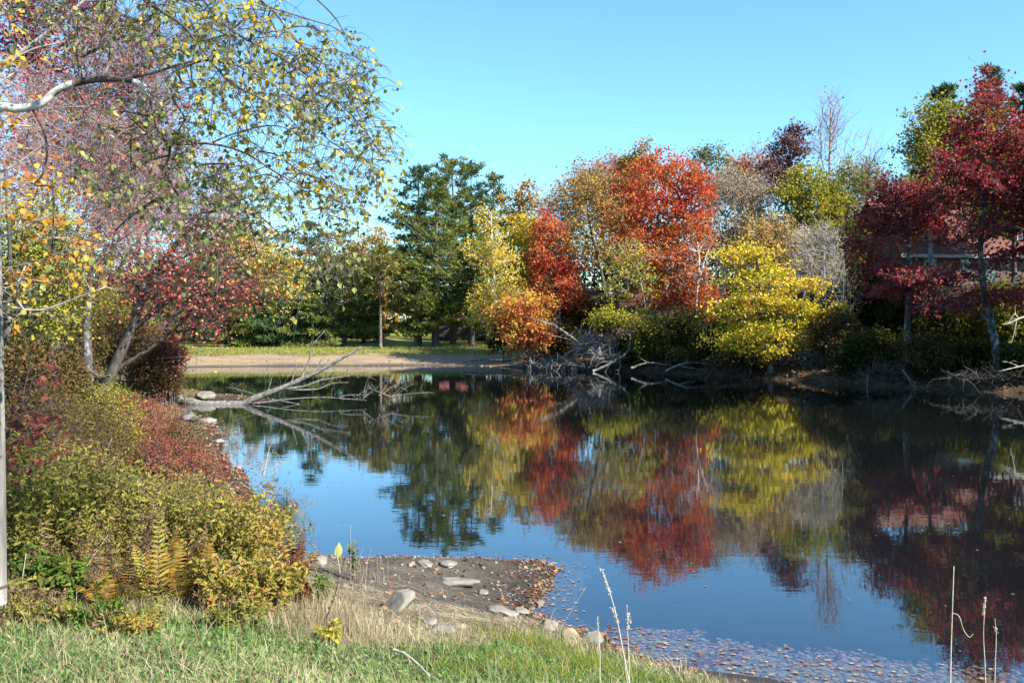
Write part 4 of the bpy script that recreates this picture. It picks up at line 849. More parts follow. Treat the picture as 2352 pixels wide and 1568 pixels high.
def curve_pts(A, B, bend, n):
    t = np.linspace(0, 1, n)[None, :, None]
    return A[:, None] * (1 - t) ** 2 + (A + bend)[:, None] * 2 * t * (1 - t) + B[:, None] * t ** 2
def ribbons(mb, A, B, bend, w, n=4, m=0, face=None):
    """grass blades: thin tapering strips"""
    N = len(A); P = curve_pts(A, B, bend, n); d = B - A; d[:, 2] *= .3
    s = nrm(np.cross(d, [0, 0, 1.0]) + rng.normal(size=(N, 3)) * [.01, .01, 0]) if face is None else face
    s = nrm(s * np.cos(a := rng.uniform(-1.2, 1.2, (N, 1))) + nrm(d) * np.sin(a)); s[:, 2] *= .3
    tw = np.array([1, .9, .6, .08] if n == 4 else np.linspace(1, .08, n))[None, :, None]
    w = np.broadcast_to(w, (N,))[:, None, None]
    Lf = P - s[:, None] * w * tw * .5; Rt = P + s[:, None] * w * tw * .5
    V = np.stack([Lf, Rt], 2).reshape(N, -1, 3); i = np.arange(N)[:, None] * (2 * n)
    mb.add(V, np.concatenate([i + np.array([[2*k, 2*k+1, 2*k+3, 2*k+2]]) for k in range(n - 1)]), m)

def leafy(name, label, pos, h, r, ns, lm, leaf=(.05, .017), per=34, group=None, cat='shrub', stem=STEMB, up=.55, spread=.45, tip=None):
    """a clump of upright stems set with leaves all the way up"""
    base = np.array([pos[0], pos[1], gz(pos[0], pos[1]) - .02]); root = thing(name, label, cat, base, group)
    nt_ = max(2, ns // 7); tj = rng.integers(0, nt_, ns); ta = rng.random(nt_) * 6.2832; tq = np.sqrt(rng.random(nt_)); th_ = rng.uniform(.72, 1.12, nt_)
    cxy = np.stack([np.cos(ta) * tq, np.sin(ta) * tq], 1)[tj] * .9 + rng.normal(size=(ns, 2)) * .20; a = np.arctan2(cxy[:, 1], cxy[:, 0]); q = np.minimum(np.hypot(cxy[:, 0], cxy[:, 1]), 1.25); A = np.stack([np.cos(a) * q * r * spread, np.sin(a) * q * r * spread, np.zeros(ns)], 1)
    A[:, 2] = terrain(A[:, 0] + base[0], A[:, 1] + base[1])[0] - base[2] - .02
    hh = h * (.6 + .45 * rng.random(ns)) * (1 - .24 * q) * th_[tj]
    B = np.stack([np.cos(a) * q * r, np.sin(a) * q * r, A[:, 2] + hh], 1) + rng.normal(size=(ns, 3)) * [.08 * h, .08 * h, .0]
    bend = np.stack([np.zeros(ns), np.zeros(ns), hh * .45], 1) + rng.normal(size=(ns, 3)) * .03
    P = curve_pts(A, B, bend, 5); sm = MB(); lf = MB()
    for k in range(4): sticks(sm, P[:, k], P[:, k + 1], .0035 - .0006 * k, .0029 - .0006 * k)
    few = ns <= 12
    if few:
        for j in range(ns):
            s1 = MB(); tube(s1, P[j], np.linspace(.0035, .0012, 5), 4); s1.build('stem', stem, root)
    M = ns * per; i = np.repeat(np.arange(ns), per); u = .12 + .88 * rng.random(M) ** .75
    t = u[:, None]; p = A[i] * (1 - t) ** 2 + (A[i] + bend[i]) * 2 * t * (1 - t) + B[i] * t ** 2
    # short side shoots carry some of the leaves away from the stem
    sh = rng.random((M, 1)) < .6; offd = nrm(rng.normal(size=(M, 3)) * [1, 1, .4] + [0, 0, .35]); p = p + offd * sh * rng.random((M, 1)) * .11 * min(1, h)
    d = nrm(rng.normal(size=(M, 3)) * [1, 1, .5] + [0, 0, up])
    leaves6(lf, p, leaf[0], leaf[1], d, (.2, -.35, .7), jit=.7, spread=.7)
    if tip:   # dry flower heads at the stem tips
        k = np.repeat(np.arange(ns)[rng.random(ns) < tip[1]], 26)
        leaves(lf, B[k] + rng.normal(size=(len(k), 3)) * [.03, .03, .05], .022, .012, m=1)
    if not few: sm.build('branches', stem, root)
    lf.build('foliage', [lm, tip[0]] if tip else lm, root)
    return root

YG = 'yellow-green meadow shrubs on the near bank'
def yb_(label, x, d, h, r, ns=46, lm=WEEDG, per=44, leaf=(.05, .018), tip=None):
    p = W(x, 1200, d); return leafy('meadow_shrub', label, p, h, r, ns, lm, leaf, per, YG, 'shrub', tip=tip)
yb_('tall yellow-green shrub next to the weathered post', 75, 7.4, 1.22, .42, 60)
yb_('yellow-green shrub with bright upper leaves, second from the post', 160, 7.7, 1.12, .42, 60)
yb_('dense yellow-green shrub behind the amber ferns', 300, 8.6, .95, .48, 60, tip=(DRYBR, .35))
yb_('green shrub rising above the ferns, left of the ostrich-feather frond', 235, 8.2, 1.02, .42, 56, WEEDG)
yb_('yellow-green shrub right of the upright yellow frond', 430, 8.4, .9, .46, 60, WEEDG)
yb_('broad yellow shrub at the right end facing the water', 545, 8.2, .82, .50, 70, WEEDY)
yb_('low yellow-green shrub touching the grass at the right end of the bank', 590, 7.4, .52, .36, 56, WEEDY)
yb_('yellow shrub edged against the blue water', 575, 9.4, .78, .44, 60, WEEDY, tip=(DRYBR, .4))
yb_('brown-topped shrub on the crest of the bank', 380, 10.2, .95, .5, 56, WEEDG, tip=(DRYBR, .5))
yb_('shrub with tan seed heads on the crest, nearest the mud', 490, 10.6, .85, .5, 56, WEEDY, tip=(DRYBR, .6))
yb_('green-gold shrub behind the one beside the post', 110, 9.6, 1.35, .48, 56, WEEDG, tip=(DRYBR, .4))
yb_('faded shrub with grey-brown tops behind the second from the post', 210, 10.6, 1.2, .5, 56, WEEDY, tip=(DRYBR, .6))
yb_('tawny shrub in the hollow below the red bushes', 300, 11.6, .95, .55, 56, WEEDY, tip=(DRYBR, .6))
yb_('reddish-tipped shrub left of the muddy shore', 400, 12.6, .8, .55, 54, WEEDY, tip=(DRYBR, .5))
yb_('small dark green weed clump in front of the broad yellow shrub', 505, 7.6, .42, .26, 34, WEEDD, 34, (.075, .02))
yb_('low mixed weed clump between the ferns and the broad yellow shrub', 465, 7.1, .40, .30, 40, WEEDY, 36)
yb_('low weeds at the foot of the second shrub', 165, 6.9, .48, .32, 40, WEEDD, 36)
yb_('yellowing weeds on the shore side of the crest', 530, 11.8, .55, .40, 44, WEEDG)
yb_('last yellow-green shrub of the bank, overhanging the mud beyond the crest', 470, 13.6, .6, .42, 44, WEEDG)
yb_('thin brown weeds by the dark gap behind the post', 40, 8.6, 1.15, .36, 40, RUSSET, 30)
leafy('meadow_shrub', 'pinkish leaved shrub beside the post, leaves large and dusty', W(30, 1000, 8.2), 1.75, .30, 22, PINKRED, (.075, .05), 26, None, 'shrub', up=-.1)
leafy('broadleaf_weed', 'drooping weed with large pale oval leaves by the post', W(118, 1300, 6.7), .52, .16, 7, WEEDG, (.11, .042), 12, None, 'weed', up=-.3)
leafy('dock_plant', 'dark red-brown dock plant at the edge of the pebbly spit', W(672, 1390, 8.6), .42, .12, 12, FERNB, (.04, .025), 50, None, 'weed')
leafy('dock_plant', 'second brown dock seed head leaning over the grass edge', W(700, 1420, 8.0), .22, .14, 12, FERNB, (.035, .02), 40, None, 'weed')
leafy('spruce_like_weed', 'upright small green weed with narrow leaves on the spit', W(745, 1400, 8.2), .40, .06, 6, WEEDD, (.05, .012), 60, None, 'weed')
leafy('yellow_sprig', 'bright yellow leafy sprig at the edge of the grass', W(768, 1490, 6.9), .20, .10, 8, leaf_mat('sprig_leaf', [(.34, .30, .04), (.50, .42, .05)], .35), (.055, .022), 12, None, 'weed')
leafy('tall_weed', 'green-topped weed standing against the blue water on the spit', W(812, 1310, 9.6), .48, .05, 4, GRGREEN, (.035, .02), 34, None, 'weed')
for lab, x, d, h in (('dead brown goldenrod tops right of the rusty ferns', 520, 7.0, .30), ('dry grey-brown weed tangle in the grass left of the ferns', 175, 6.3, .24),
                     ('dry weed tuft near the foot of the post', 60, 6.2, .3)):
    leafy('dead_weed', lab, W(x, 1400, d), h, .30, 26, DRYBR, (.03, .009), 26, 'dead brown weeds along the grass edge', 'weed')

for lab, x, d, h in (('tall dry brown weed poking above the shrub beside the post', 95, 8.0, 1.25), ('dry tan weed stems standing above the ferns', 265, 8.0, 1.15), ('rust-brown dead weed between the two middle shrubs', 345, 9.0, 1.1),
                     ('dry weed with a loose brown top near the water-side shrubs', 500, 9.2, 1.0), ('tan dead weed at the right shoulder of the bank', 560, 10.0, .8), ('brown dead weed on the crest below the red bushes', 250, 11.0, 1.15), ('thin brown weed leaning over the mud from the bank', 575, 8.7, .95), ('grey-brown dead weed in front of the second shrub from the post', 185, 7.2, .85),
                     ('tawny dead weed just left of the upright yellow frond', 318, 7.6, .85), ('brown dead weed behind the rusty fern', 470, 7.7, .75), ('dry rust weed low beside the green weed clump', 530, 7.5, .5), ('tan dead weed in the crest shrubs above the ferns', 420, 9.8, 1.1), ('bleached dead weed in the shrubs near the dark gap', 140, 9.0, 1.2)):
    leafy('dry_weed', lab, W(x, 1300, d), h, .26, 14, DRYBR, (.032, .010), 44, 'dry brown weeds standing among the shrubs', 'weed', up=.4)
yb_('low yellowing weeds in front of the ferns', 330, 6.35, .24, .32, 34, WEEDY, 30, (.04, .014))
yb_('low green weeds in front of the dark second shrub', 215, 6.3, .26, .3, 30, WEEDD, 30, (.05, .014))
yb_('low mixed weeds bordering the grass near the post', 95, 6.25, .28, .3, 34, WEEDG, 30, (.04, .013), tip=(DRYBR, .5))
yb_('small weeds at the right corner of the grass edge', 560, 6.75, .24, .28, 30, WEEDG, 30, (.04, .013))
for lab, pl, d in (('long pale dry cane slanting across the shrubs near the second shrub', [(118, 1430), (165, 1360), (205, 1290), (248, 1228)], 7.0), ('thin pale cane leaning out over the water from the yellow shrubs', [(520, 1260), (580, 1195), (632, 1140)], 8.6),
                   ('pale dry cane rising by the post', [(36, 1420), (48, 1350), (60, 1270)], 6.6), ('slanting grey cane among the red bushes', [(205, 1150), (225, 1080), (258, 1005)], 12.0), ('thin cane arching right of the ferns', [(455, 1400), (500, 1330), (560, 1290)], 7.2)):
    c = spline(px_line(pl, d), 6); c[0] = on_ground(c[0]) if gz(c[0][0], c[0][1]) > c[0][2] - .5 else c[0]; mb = MB(); tube(mb, c - c[0], np.linspace(.004, .0018, len(c)), 5); o = mb.build('dry_cane', PALE, smooth=True); o.location = c[0]; tag(o, lab, 'cane')
# ferns
def frond(mb, A, dirv, ln, wid, arch, n=22, m=0, curl=0.0):
    dirv = np.asarray(dirv, float); t = np.linspace(0, 1, n); up = np.array([0, 0, 1.0]); h = nrm(dirv * [1, 1, 0] + 1e-6)
    P = A + dirv * ln * t[:, None]; P = P - up * (arch * ln * t ** 2)[:, None] + h * (arch * .5 * ln * t ** 2)[:, None]
    T = nrm(np.gradient(P, axis=0)); S = nrm(np.cross(T, up) + 1e-6); Nn = np.cross(S, T)
    tube(mb, P, np.linspace(.0035, .0008, n), 4, 1, cap=False)
    prof = np.sin(np.clip(t * 1.02, 0, 1) ** .75 * math.pi) ** .8 * wid
    for i in range(2, n - 1):
        for sg in (-1, 1):
            L = prof[i] * rng.uniform(.85, 1.1)
            if L < .008: continue
            D = nrm(S[i] * sg + T[i] * .55 + Nn[i] * rng.normal() * .18 - up * curl * rng.random())
            k = 5; tt = np.linspace(0, 1, k)[:, None]; Q = P[i] + D * L * tt - up * (tt ** 2) * L * (.12 + curl * .4)
            w = np.array([.55, 1, .85, .55, .05]) * L * .105; cr = nrm(np.cross(D, Nn[i]))
            V = np.stack([Q - cr * w[:, None], Q + cr * w[:, None]], 1).reshape(-1, 3)
            mb.add(V, [[2*a, 2*a+1, 2*a+3, 2*a+2] for a in range(k - 1)], m)
def fern(label, x, d, ln, n, lm, wid=.12, el=65, curl=.15, group='ferns turning amber in front of the shrubs', fixed=None):
    p = W(x, 1300, d); base = np.array([p[0], p[1], gz(p[0], p[1]) - .01]); root = thing('fern', label, 'fern', base, group)
    for k in range(n):
        a = 6.2832 * k / n + rng.normal() * .3; e = math.radians(el + rng.normal() * 9)
        dv = np.array([math.cos(a) * math.cos(e), math.sin(a) * math.cos(e), math.sin(e)])
        if fixed is not None and k == 0: dv = nrm(np.array(fixed))
        mb = MB(); frond(mb, np.array([math.cos(a), math.sin(a), 0]) * .03, dv, ln * rng.uniform(.75, 1.1) if not (fixed is not None and k == 0) else ln, wid, .22 if not (fixed is not None and k == 0) else .03, curl=curl)
        mb.build('frond', [lm, STEMB], root)
    return root
fern('fern with one tall upright yellow frond among the amber ones', 352, 7.0, .78, 4, FERNY, .085, 70, .05, fixed=(.03, -.04, 1))
fern('amber fern right of the upright yellow frond', 410, 7.1, .60, 8, FERN, .075, 72, .4)
fern('amber fern left of the upright yellow frond', 300, 7.2, .52, 8, FERN, .075, 70, .4)
fern('withered golden-brown fern behind the upright yellow frond', 375, 7.5, .7, 8, FERN, .08, 74, .5)
fern('rusty brown fern at the right end of the fern patch', 455, 7.3, .60, 8, FERN, .09, 70, .5)
fern('pale lime-yellow fern low down at the grass edge', 312, 6.6, .34, 6, leaf_mat('lime_fern', [(.36, .38, .07), (.52, .5, .10)], .4), .07, 55, .1)
fern('curled brown fern in the shade left of the fern patch', 210, 7.0, .5, 7, DRYBR, .07, 66, .6)
fern('small amber fern in front of the fern patch', 262, 6.8, .42, 7, FERN, .08, 60, .3)
fern('dark red-brown fern standing alone against the blue water', 678, 9.6, .42, 4, FERNB, .08, 78, .3, group=None)

# the weathered post at the left edge
def post():
    base = W(-12, 1300, 6.1); base[2] = gz(base[0], base[1]) - .1; root = thing('wooden_post', 'weathered grey pole standing at the left edge of the view', 'post', base)
    mb = MB(); top = W(-34, -700, 6.1) - base; t = np.linspace(0, 1, 14)[:, None]
    tube(mb, top * t + np.sin(t * 9) * [.004, 0, 0], np.linspace(.068, .052, 14) + rng.normal(size=14) * .001, 14); mb.build('pole', bark_mat('weathered_pole_wood', [(.07, .063, .056), (.18, .168, .15), (.31, .30, .27)], (14, 14, 1.2), .4, .01), root, smooth=True)
    b2 = MB(); z = 0.32
    tube(b2, [[0, 0, z], [0, 0, z + .02]], [.0705, .0703], 14, cap=False); b2.build('wire_band', bark_mat('rusty_wire', [(.06, .04, .03), (.14, .09, .06)]), root, smooth=True)
post()

# rocks
ROCK = bark_mat('pale_stone', [(.11, .098, .08), (.205, .185, .15), (.30, .275, .225)], (2.5, 2.5, 3.5), .5, .03)
ROCKD = bark_mat('dark_stone', [(.05, .045, .04), (.12, .11, .10), (.22, .20, .18)], (2.5, 2.5, 3.5), .5, .03)
ROCKT = bark_mat('tan_stone', [(.18, .13, .085), (.30, .235, .155), (.40, .33, .235)], (2.5, 2.5, 3.5), .5, .03)
import bmesh
def stone_mesh(sx, sy, sz, seed, sub=4, rough=.20, facet=.5):
    bm = bmesh.new(); bmesh.ops.create_icosphere(bm, subdivisions=sub, radius=1); r = np.random.default_rng(seed)
    co = np.array([v.co[:] for v in bm.verts]); f = np.array([[v.index for v in p.verts] for p in bm.faces]); bm.free()
    pl = nrm(r.normal(size=(9, 3))); dd = r.uniform(.5, .9, 9)
    for n, d in zip(pl, dd):
        k = co @ n; over = np.maximum(k - d, 0); co = co - over[:, None] * n * min(1.0, facet + .4)
    for i in range(5):
        k = r.normal(size=3) * (1.5 + i * 1.4); co = co * (1 + rough / (1 + i) * np.sin(co @ k + r.random() * 6)[:, None] * .6)
    return co * [sx, sy, sz], f
def rock(label, x, y, w, h, m=ROCK, depth=1.2, rot=0.0, tilt=0.0, group='stones on the shore', sink=.33, name='rock', water=False, dd=None, seed=None, cat='rock', facet=.5):
    p = hit(x, y + h * .35, water=water) if dd is None else W(x, y, dd)
    k = mpp(p[1]); sx = w * k * .5; sz = h * k * .62; sy = sx * depth if depth < 1 else sx * depth
    co, f = stone_mesh(sx, sy, sz, int(x * 7 + y) if seed is None else seed, facet=facet)
    ct, st = math.cos(tilt), math.sin(tilt); co = np.stack([co[:, 0] * ct - co[:, 2] * st, co[:, 1], co[:, 0] * st + co[:, 2] * ct], 1)
    c, s = math.cos(rot), math.sin(rot); co = np.stack([co[:, 0] * c - co[:, 1] * s, co[:, 0] * s + co[:, 1] * c, co[:, 2]], 1)
    z0 = gz(p[0], p[1]); pos = np.array([p[0], p[1] + sy * .3, z0]); co[:, 2] += sz * (1 - 2 * sink)
    mb = MB(); mb.add(co, f); o = mb.build(name, m, smooth=True); o.location = pos; tag(o, label, cat, group); return o
rock('largest boulder on the spit, a rounded wedge of pale stone', 915, 1382, 84, 50, depth=.8, tilt=.22, seed=5, facet=.8)
rock('long flat pale stone lying across the spit', 1040, 1336, 124, 22, depth=.45, seed=8, rot=-.05)
rock('grey slab half sunk in the mud near the right side of the spit', 1152, 1404, 76, 20, depth=.8, tilt=-.2)
rock('pale slab next to the half-sunk grey one', 1198, 1404, 56, 18, depth=.7, tilt=-.15)
rock('small flat stone right of the long flat stone', 1112, 1362, 34, 12)
rock('flat stone partly buried in grass at the edge of the spit', 1010, 1446, 62, 20, sink=.4)
rock('low stone buried in mud below the boulder', 985, 1428, 40, 14, sink=.4)
rock('rough stone at the waterline, left of the pair of big shore stones', 1266, 1436, 46, 24)
rock('rounded tan stone, left one of the pair of big shore stones', 1308, 1464, 54, 36, ROCKT, depth=.8, water=True)
rock('blocky stone in the water, right one of the pair of big shore stones', 1364, 1466, 72, 30, depth=.7, water=True)
rock('flat slab below the pair of big shore stones', 1302, 1502, 84, 20, depth=.8)
rock('pale pebbly stone on the leaf-edged corner of the spit', 1240, 1384, 26, 16, water=True)
rock('upright squarish stone beside the yellow shrubs', 646, 1298, 34, 38, depth=.8)
rock('flat stone at the back edge of the spit near the dark red fern', 735, 1288, 42, 14)
rock('left of the two flat stones at the far edge of the spit', 975, 1295, 42, 13)
rock('right of the two flat stones at the far edge of the spit', 1026, 1296, 48, 14)
rock('small yellowish stone between the two flat stones', 945, 1297, 18, 10, ROCKT)
rock('pale rounded boulder on the left bank behind the fallen log', 470, 916, 52, 22, ROCK, dd=37.2, sink=.35)
rock('small pale stone behind the fallen log', 442, 893, 12, 9, dd=39.5)
rock('dark shadowed stone under the left bank below the log', 430, 958, 50, 24, ROCKD)
rock('pale stone at the left waterside below the log', 480, 965, 44, 16)
rock('pale flat stone on the left shore mud', 500, 1012, 28, 9)
rock('grey stone at the left waterline near the twigs', 548, 1072, 20, 12, water=True)
rock('dark pointed stone standing in the water off the left bank', 614, 1110, 28, 18, ROCKD, water=True, depth=.5, sink=.15)
rock('orange-brown stone at the far bank beside the orange maple', 1284, 822, 22, 13, ROCKT, dd=62.5)
def scatter(n, xr, yr):
    x = rng.uniform(*xr, n); y = rng.uniform(*yr, n); z, sd = terrain(x, y); return np.stack([x, y, z], 1), sd
# smaller pebbles nobody would count
def pebbles():
    mb = MB(); protos = [stone_mesh(1, 1, .55, s, 1, .2) for s in range(8)]
    def put(p, s, m):
        co, f = protos[rng.integers(8)]; a = rng.random() * 6.28; c, s_ = math.cos(a), math.sin(a)
        q = co * s * rng.uniform(.7, 1.3, 3); mb.add(np.stack([q[:, 0]*c - q[:, 1]*s_, q[:, 0]*s_ + q[:, 1]*c, q[:, 2]], 1) + p, f, m)
    def strew(n, xr, yr, cond, s0, s1, pw, mix):
        P, sd = scatter(n * 14, xr, yr); Q = P[cond(P, sd)][:n]
        for q in Q: put(q + [0, 0, .004], s0 + s1 * rng.random() ** pw, int(rng.random() < mix))
    strew(1500, (-5, 1.6), (7.2, 15), lambda P, sd: (sd > 0) & (sd < 3.2) & (rng.random(len(P)) < np.exp(-sd * .55)), .008, .022, 3, .5)
    strew(420, (-22, 0), (63, 76), lambda P, sd: (sd > .3) & (sd < 7.5), .03, .11, 2.5, 0)
    strew(120, (-12, -4), (15, 34), lambda P, sd: (sd > 0) & (sd < 3), .02, .06, 2.5, .5)
    stuff(mb.build('pebbles', [ROCK, ROCKD], smooth=True), 'small pale pebbles scattered over the bare shores', 'pebbles')
pebbles()

# grass
GB = np.array([(-400, 1440), (0, 1450), (200, 1440), (430, 1430), (600, 1435), (700, 1470), (850, 1490), (960, 1482), (1080, 1490), (1180, 1470), (1280, 1480), (1380, 1500), (1440, 1530), (1560, 1565), (1700, 1600), (2500, 1700)])
# the grass edge on the ground, measured once from the photograph
GE = np.array([hit(a, b)[:2] for a, b in GB])
GE = GE[np.argsort(GE[:, 0])]
def grass_edge(x): return np.interp(x, GE[:, 0], GE[:, 1])
def blades(P, lo, hi, w, mb, m=0, lean=.5):
    n = len(P); h = rng.uniform(lo, hi, n) * (.6 + .4 * rng.random(n)); a = rng.random(n) * 6.2832
    off = np.stack([np.cos(a), np.sin(a), np.zeros(n)], 1) * (h * lean * rng.random(n) ** .7)[:, None]
    B = P + off + np.stack([np.zeros(n), np.zeros(n), h * (1 - .35 * rng.random(n))], 1)
    ribbons(mb, P, B, np.stack([off[:, 0] * .1, off[:, 1] * .1, h * .55], 1), w * rng.uniform(.7, 1.3, n), 4, m)
def grass():
    mb = MB()
    P, sd = scatter(215000, (-7.5, 4.5), (3.2, 8.2)); e = grass_edge(P[:, 0]) + wob(P[:, 0], P[:, 1], 3, 2) * .15
    k = (P[:, 1] < e) & (sd > .15) & (np.abs(P[:, 0]) < P[:, 1] * .85 + .5); P = P[k]
    pch = wob(P[:, 0], P[:, 1], 2.2, 11); P = P[rng.random(len(P)) < .30 + .70 * sstep(-.7, .2, pch)]
    blades(P, .03, .115, .0055, mb, 0, 1.35); C = P[rng.random(len(P)) < .16]; cl_ = np.repeat(C, 3, 0) + rng.normal(size=(len(C) * 3, 3)) * [.012, .012, .008] + [0, 0, .03]; leaves(mb, cl_, .03, .024, (0, -.2, 1.3), m=0)
    Q = P[rng.random(len(P)) < .17 + .5 * sstep(.25, .8, wob(P[:, 0], P[:, 1], 1.6, 21))]; blades(Q, .05, .19, .004, mb, 1, 1.5)
    Q = P[rng.random(len(P)) < .02]; blades(Q, .22, .38, .005, mb, 0, .7)
    # thin growth past the edge and among the weeds
    P, sd = scatter(60000, (-5.5, 1.6), (5.6, 9.2)); e = grass_edge(P[:, 0]); k = (P[:, 1] > e - .2) & (rng.random(len(P)) < .55 * np.exp(-np.maximum(P[:, 1] - e, 0) * np.where(P[:, 0] < -1.6, .5, 2.6))) & (sd > .3); P = P[k]
    blades(P, .05, .20, .004, mb, 1, 1.0); blades(P[::2], .05, .16, .005, mb, 0, .8)
    stuff(mb.build('grass', [GRASS, STRAW]), 'green grass with pale dry blades covering the near bank', 'grass')
    # sedge at the right
    mb = MB(); n0 = 0
    for x, y, n, h in ((1180, 1480, 420, .22), (1250, 1500, 520, .26), (1330, 1530, 600, .22), (1120, 1520, 420, .2), (1400, 1560, 420, .2), (1230, 1560, 520, .22), (1480, 1575, 260, .2), (1580, 1590, 200, .16), (1050, 1545, 350, .18)):
        c = hit(x, y); P = np.array([c]) + np.stack([rng.normal(size=n) * .16, rng.normal(size=n) * .13, np.zeros(n)], 1); P[:, 2] = terrain(P[:, 0], P[:, 1])[0]
        blades(P, .08, h, .0045, mb, 0, .8)
    stuff(mb.build('sedge_grass', SEDGE), 'yellowish sedge tufts along the water side of the grass', 'grass')
    # dry grass on the spit
    mb = MB(); P, sd = scatter(46000, (-2.7, .8), (7.0, 11.4)); e = grass_edge(P[:, 0]); f = sstep(3.2, 1.2, sd) if False else 1
    k = (P[:, 1] > e - .1) & (sd > .35) & (rng.random(len(P)) < np.clip(.72 - .26 * (P[:, 1] - e) + .5 * wob(P[:, 0], P[:, 1], 2.6, 3), .01, .9)); P = P[k]; n = len(P)
    a = rng.random(n) * 6.28; ln = rng.uniform(.05, .22, n); off = np.stack([np.cos(a) * ln, np.sin(a) * ln * .8, rng.uniform(0, .03, n)], 1); B = P + off; B[:, 2] = terrain(B[:, 0], B[:, 1])[0] + rng.uniform(.002, .03, n)
    ribbons(mb, P + [0, 0, .006], B, np.stack([off[:, 0] * .5, off[:, 1] * .5, rng.uniform(0, .03, n)], 1), .0035, 4)
    for x, y, n, h in ((800, 1440, 520, .36), (760, 1400, 320, .38), (850, 1470, 420, .3), (720, 1440, 260, .3), (900, 1490, 320, .2), (980, 1480, 260, .16), (690, 1360, 200, .3), (840, 1330, 60, .5)):
        c = hit(x, y); P = np.array([c]) + np.stack([rng.normal(size=n) * .14, rng.normal(size=n) * .12, np.zeros(n)], 1); P[:, 2] = terrain(P[:, 0], P[:, 1])[0]; blades(P, .08, h, .0035, mb, 0, .5)
    stuff(mb.build('dry_grass', STRAW), 'straw-coloured dead grass lying and standing on the spit', 'dry grass')
grass()

# fallen leaves
LITTER = leaf_mat('fallen_leaf', [(.11, .04, .025), (.21, .075, .045), (.29, .16, .08), (.36, .27, .17), (.16, .10, .07)], .15, 2.5, .9)
FLOAT = leaf_mat('floating_leaf', [(.13, .06, .06), (.24, .10, .09), (.30, .18, .12), (.40, .31, .2), (.17, .11, .12)], .1, 1.5, .9)
SUNK = leaf_mat('sunken_leaf', [(.12, .045, .045), (.21, .09, .08), (.28, .19, .13), (.34, .27, .17), (.13, .09, .085)], .1, 1.5, .9)
def flat_leaves(mb, P, s, tilt=.12):
    curl = .012 if tilt < .1 else .08
    n = len(P); nn = nrm(rng.normal(size=(n, 3)) * tilt + [0, 0, 1]); a = rng.random(n) * 6.28; d = np.stack([np.cos(a), np.sin(a), np.zeros(n)], 1)
    d = nrm(d - nn * np.sum(d * nn, 1, keepdims=True)); sd_ = np.cross(nn, d); l = (s * rng.uniform(.6, 1.25, n))[:, None]
    k = []
    for ang, rr in ((0, .62), (55, .34), (95, .5), (140, .3), (180, .38), (220, .3), (265, .5), (305, .34)):
        t = math.radians(ang); k.append(P + d * l * rr * math.cos(t) + sd_ * l * rr * math.sin(t) + nn * l * curl * rng.normal(size=(n, 1)))
    V = np.stack(k, 1); mb.add(V, np.arange(n * 8).reshape(n, 8))
def fallen():
    mb = MB(); mu = MB()
    P, sd = scatter(160000, (-.5, 6.5), (6.4, 9.6)); k = (sd < .05) & (sd > -1.05) & (P[:, 0] > .9) & (rng.random(len(P)) < np.where(sd > -.6, .95, .95 * np.exp(-(-.6 - sd) * 6))); Q = P[k]; Q = Q[:13000]; Q[:, 2] = np.where(rng.random(len(Q)) < .955, -.006 - .02 * rng.random(len(Q)), .004 + rng.random(len(Q)) * .004); up_ = Q[:, 2] > 0; flat_leaves(mb, Q[up_], .045, .02); flat_leaves(mu, Q[~up_], .058, .05)
    P, sd = scatter(40000, (-4.5, 2.2), (8.6, 15)); k = (sd < .05) & (sd > -.45) & (rng.random(len(P)) < .4 * np.exp(sd * 7)); Q = P[k][:900]; Q[:, 2] = .004 + rng.random(len(Q)) * .005; flat_leaves(mb, Q, .045, .02)
    P, sd = scatter(2600, (-9, 9), (8, 38)); k = (sd < -.4) & (rng.random(len(P)) < .10); Q = P[k]; Q[:, 2] = .004; flat_leaves(mb, Q, .045, .02)
    P, sd = scatter(60000, (-13, -4), (15, 42)); k = (sd < .05) & (sd > -.5) & (rng.random(len(P)) < .5); Q = P[k][:700]; Q[:, 2] = .006; flat_leaves(mb, Q, .07, .02)
    stuff(mb.build('floating_leaves', FLOAT), 'fallen leaves floating on the shallows', 'leaves'); stuff(mu.build('sunken_leaves', SUNK), 'carpet of pale sunken leaves under the shallow water at the near shore', 'leaves')
    mb = MB()
    P, sd = scatter(90000, (-4.6, 1.6), (7.2, 15)); k = (sd > .0) & (sd < .55) & (P[:, 1] > grass_edge(P[:, 0]) + .2) & (rng.random(len(P)) < .5 * np.exp(-sd * 5)); Q = P[k][:1500]; Q[:, 2] += .008; flat_leaves(mb, Q, .05, .35)
    P, sd = scatter(12000, (-5, 2.5), (4, 12)); k = (sd > .3) & (rng.random(len(P)) < .07); Q = P[k]; Q[:, 2] += .015; flat_leaves(mb, Q, .055, .4)
    P, sd = scatter(60000, (-14, -4), (14, 42)); k = (sd > 0) & (sd < 3) & (rng.random(len(P)) < .8 * np.exp(-sd * 1.0)); Q = P[k][:7000]; Q[:, 2] += .012; flat_leaves(mb, Q, .08, .4)
    stuff(mb.build('fallen_leaves', LITTER), 'red and brown fallen leaves lying along the near shores', 'leaves')
    mb = MB()
    P, sd = scatter(90000, (-2, 34), (34, 82)); k = (sd > .1) & (sd < 9); _, hw = zone_w(P[:, 0], P[:, 1]); k &= hw > .4; Q = P[k][:16000]; Q[:, 2] += .03; flat_leaves(mb, Q, .19, .45)
    stuff(mb.build('leaf_litter', DRYBR), 'brown leaf litter on the shaded far bank', 'leaves')
fallen()
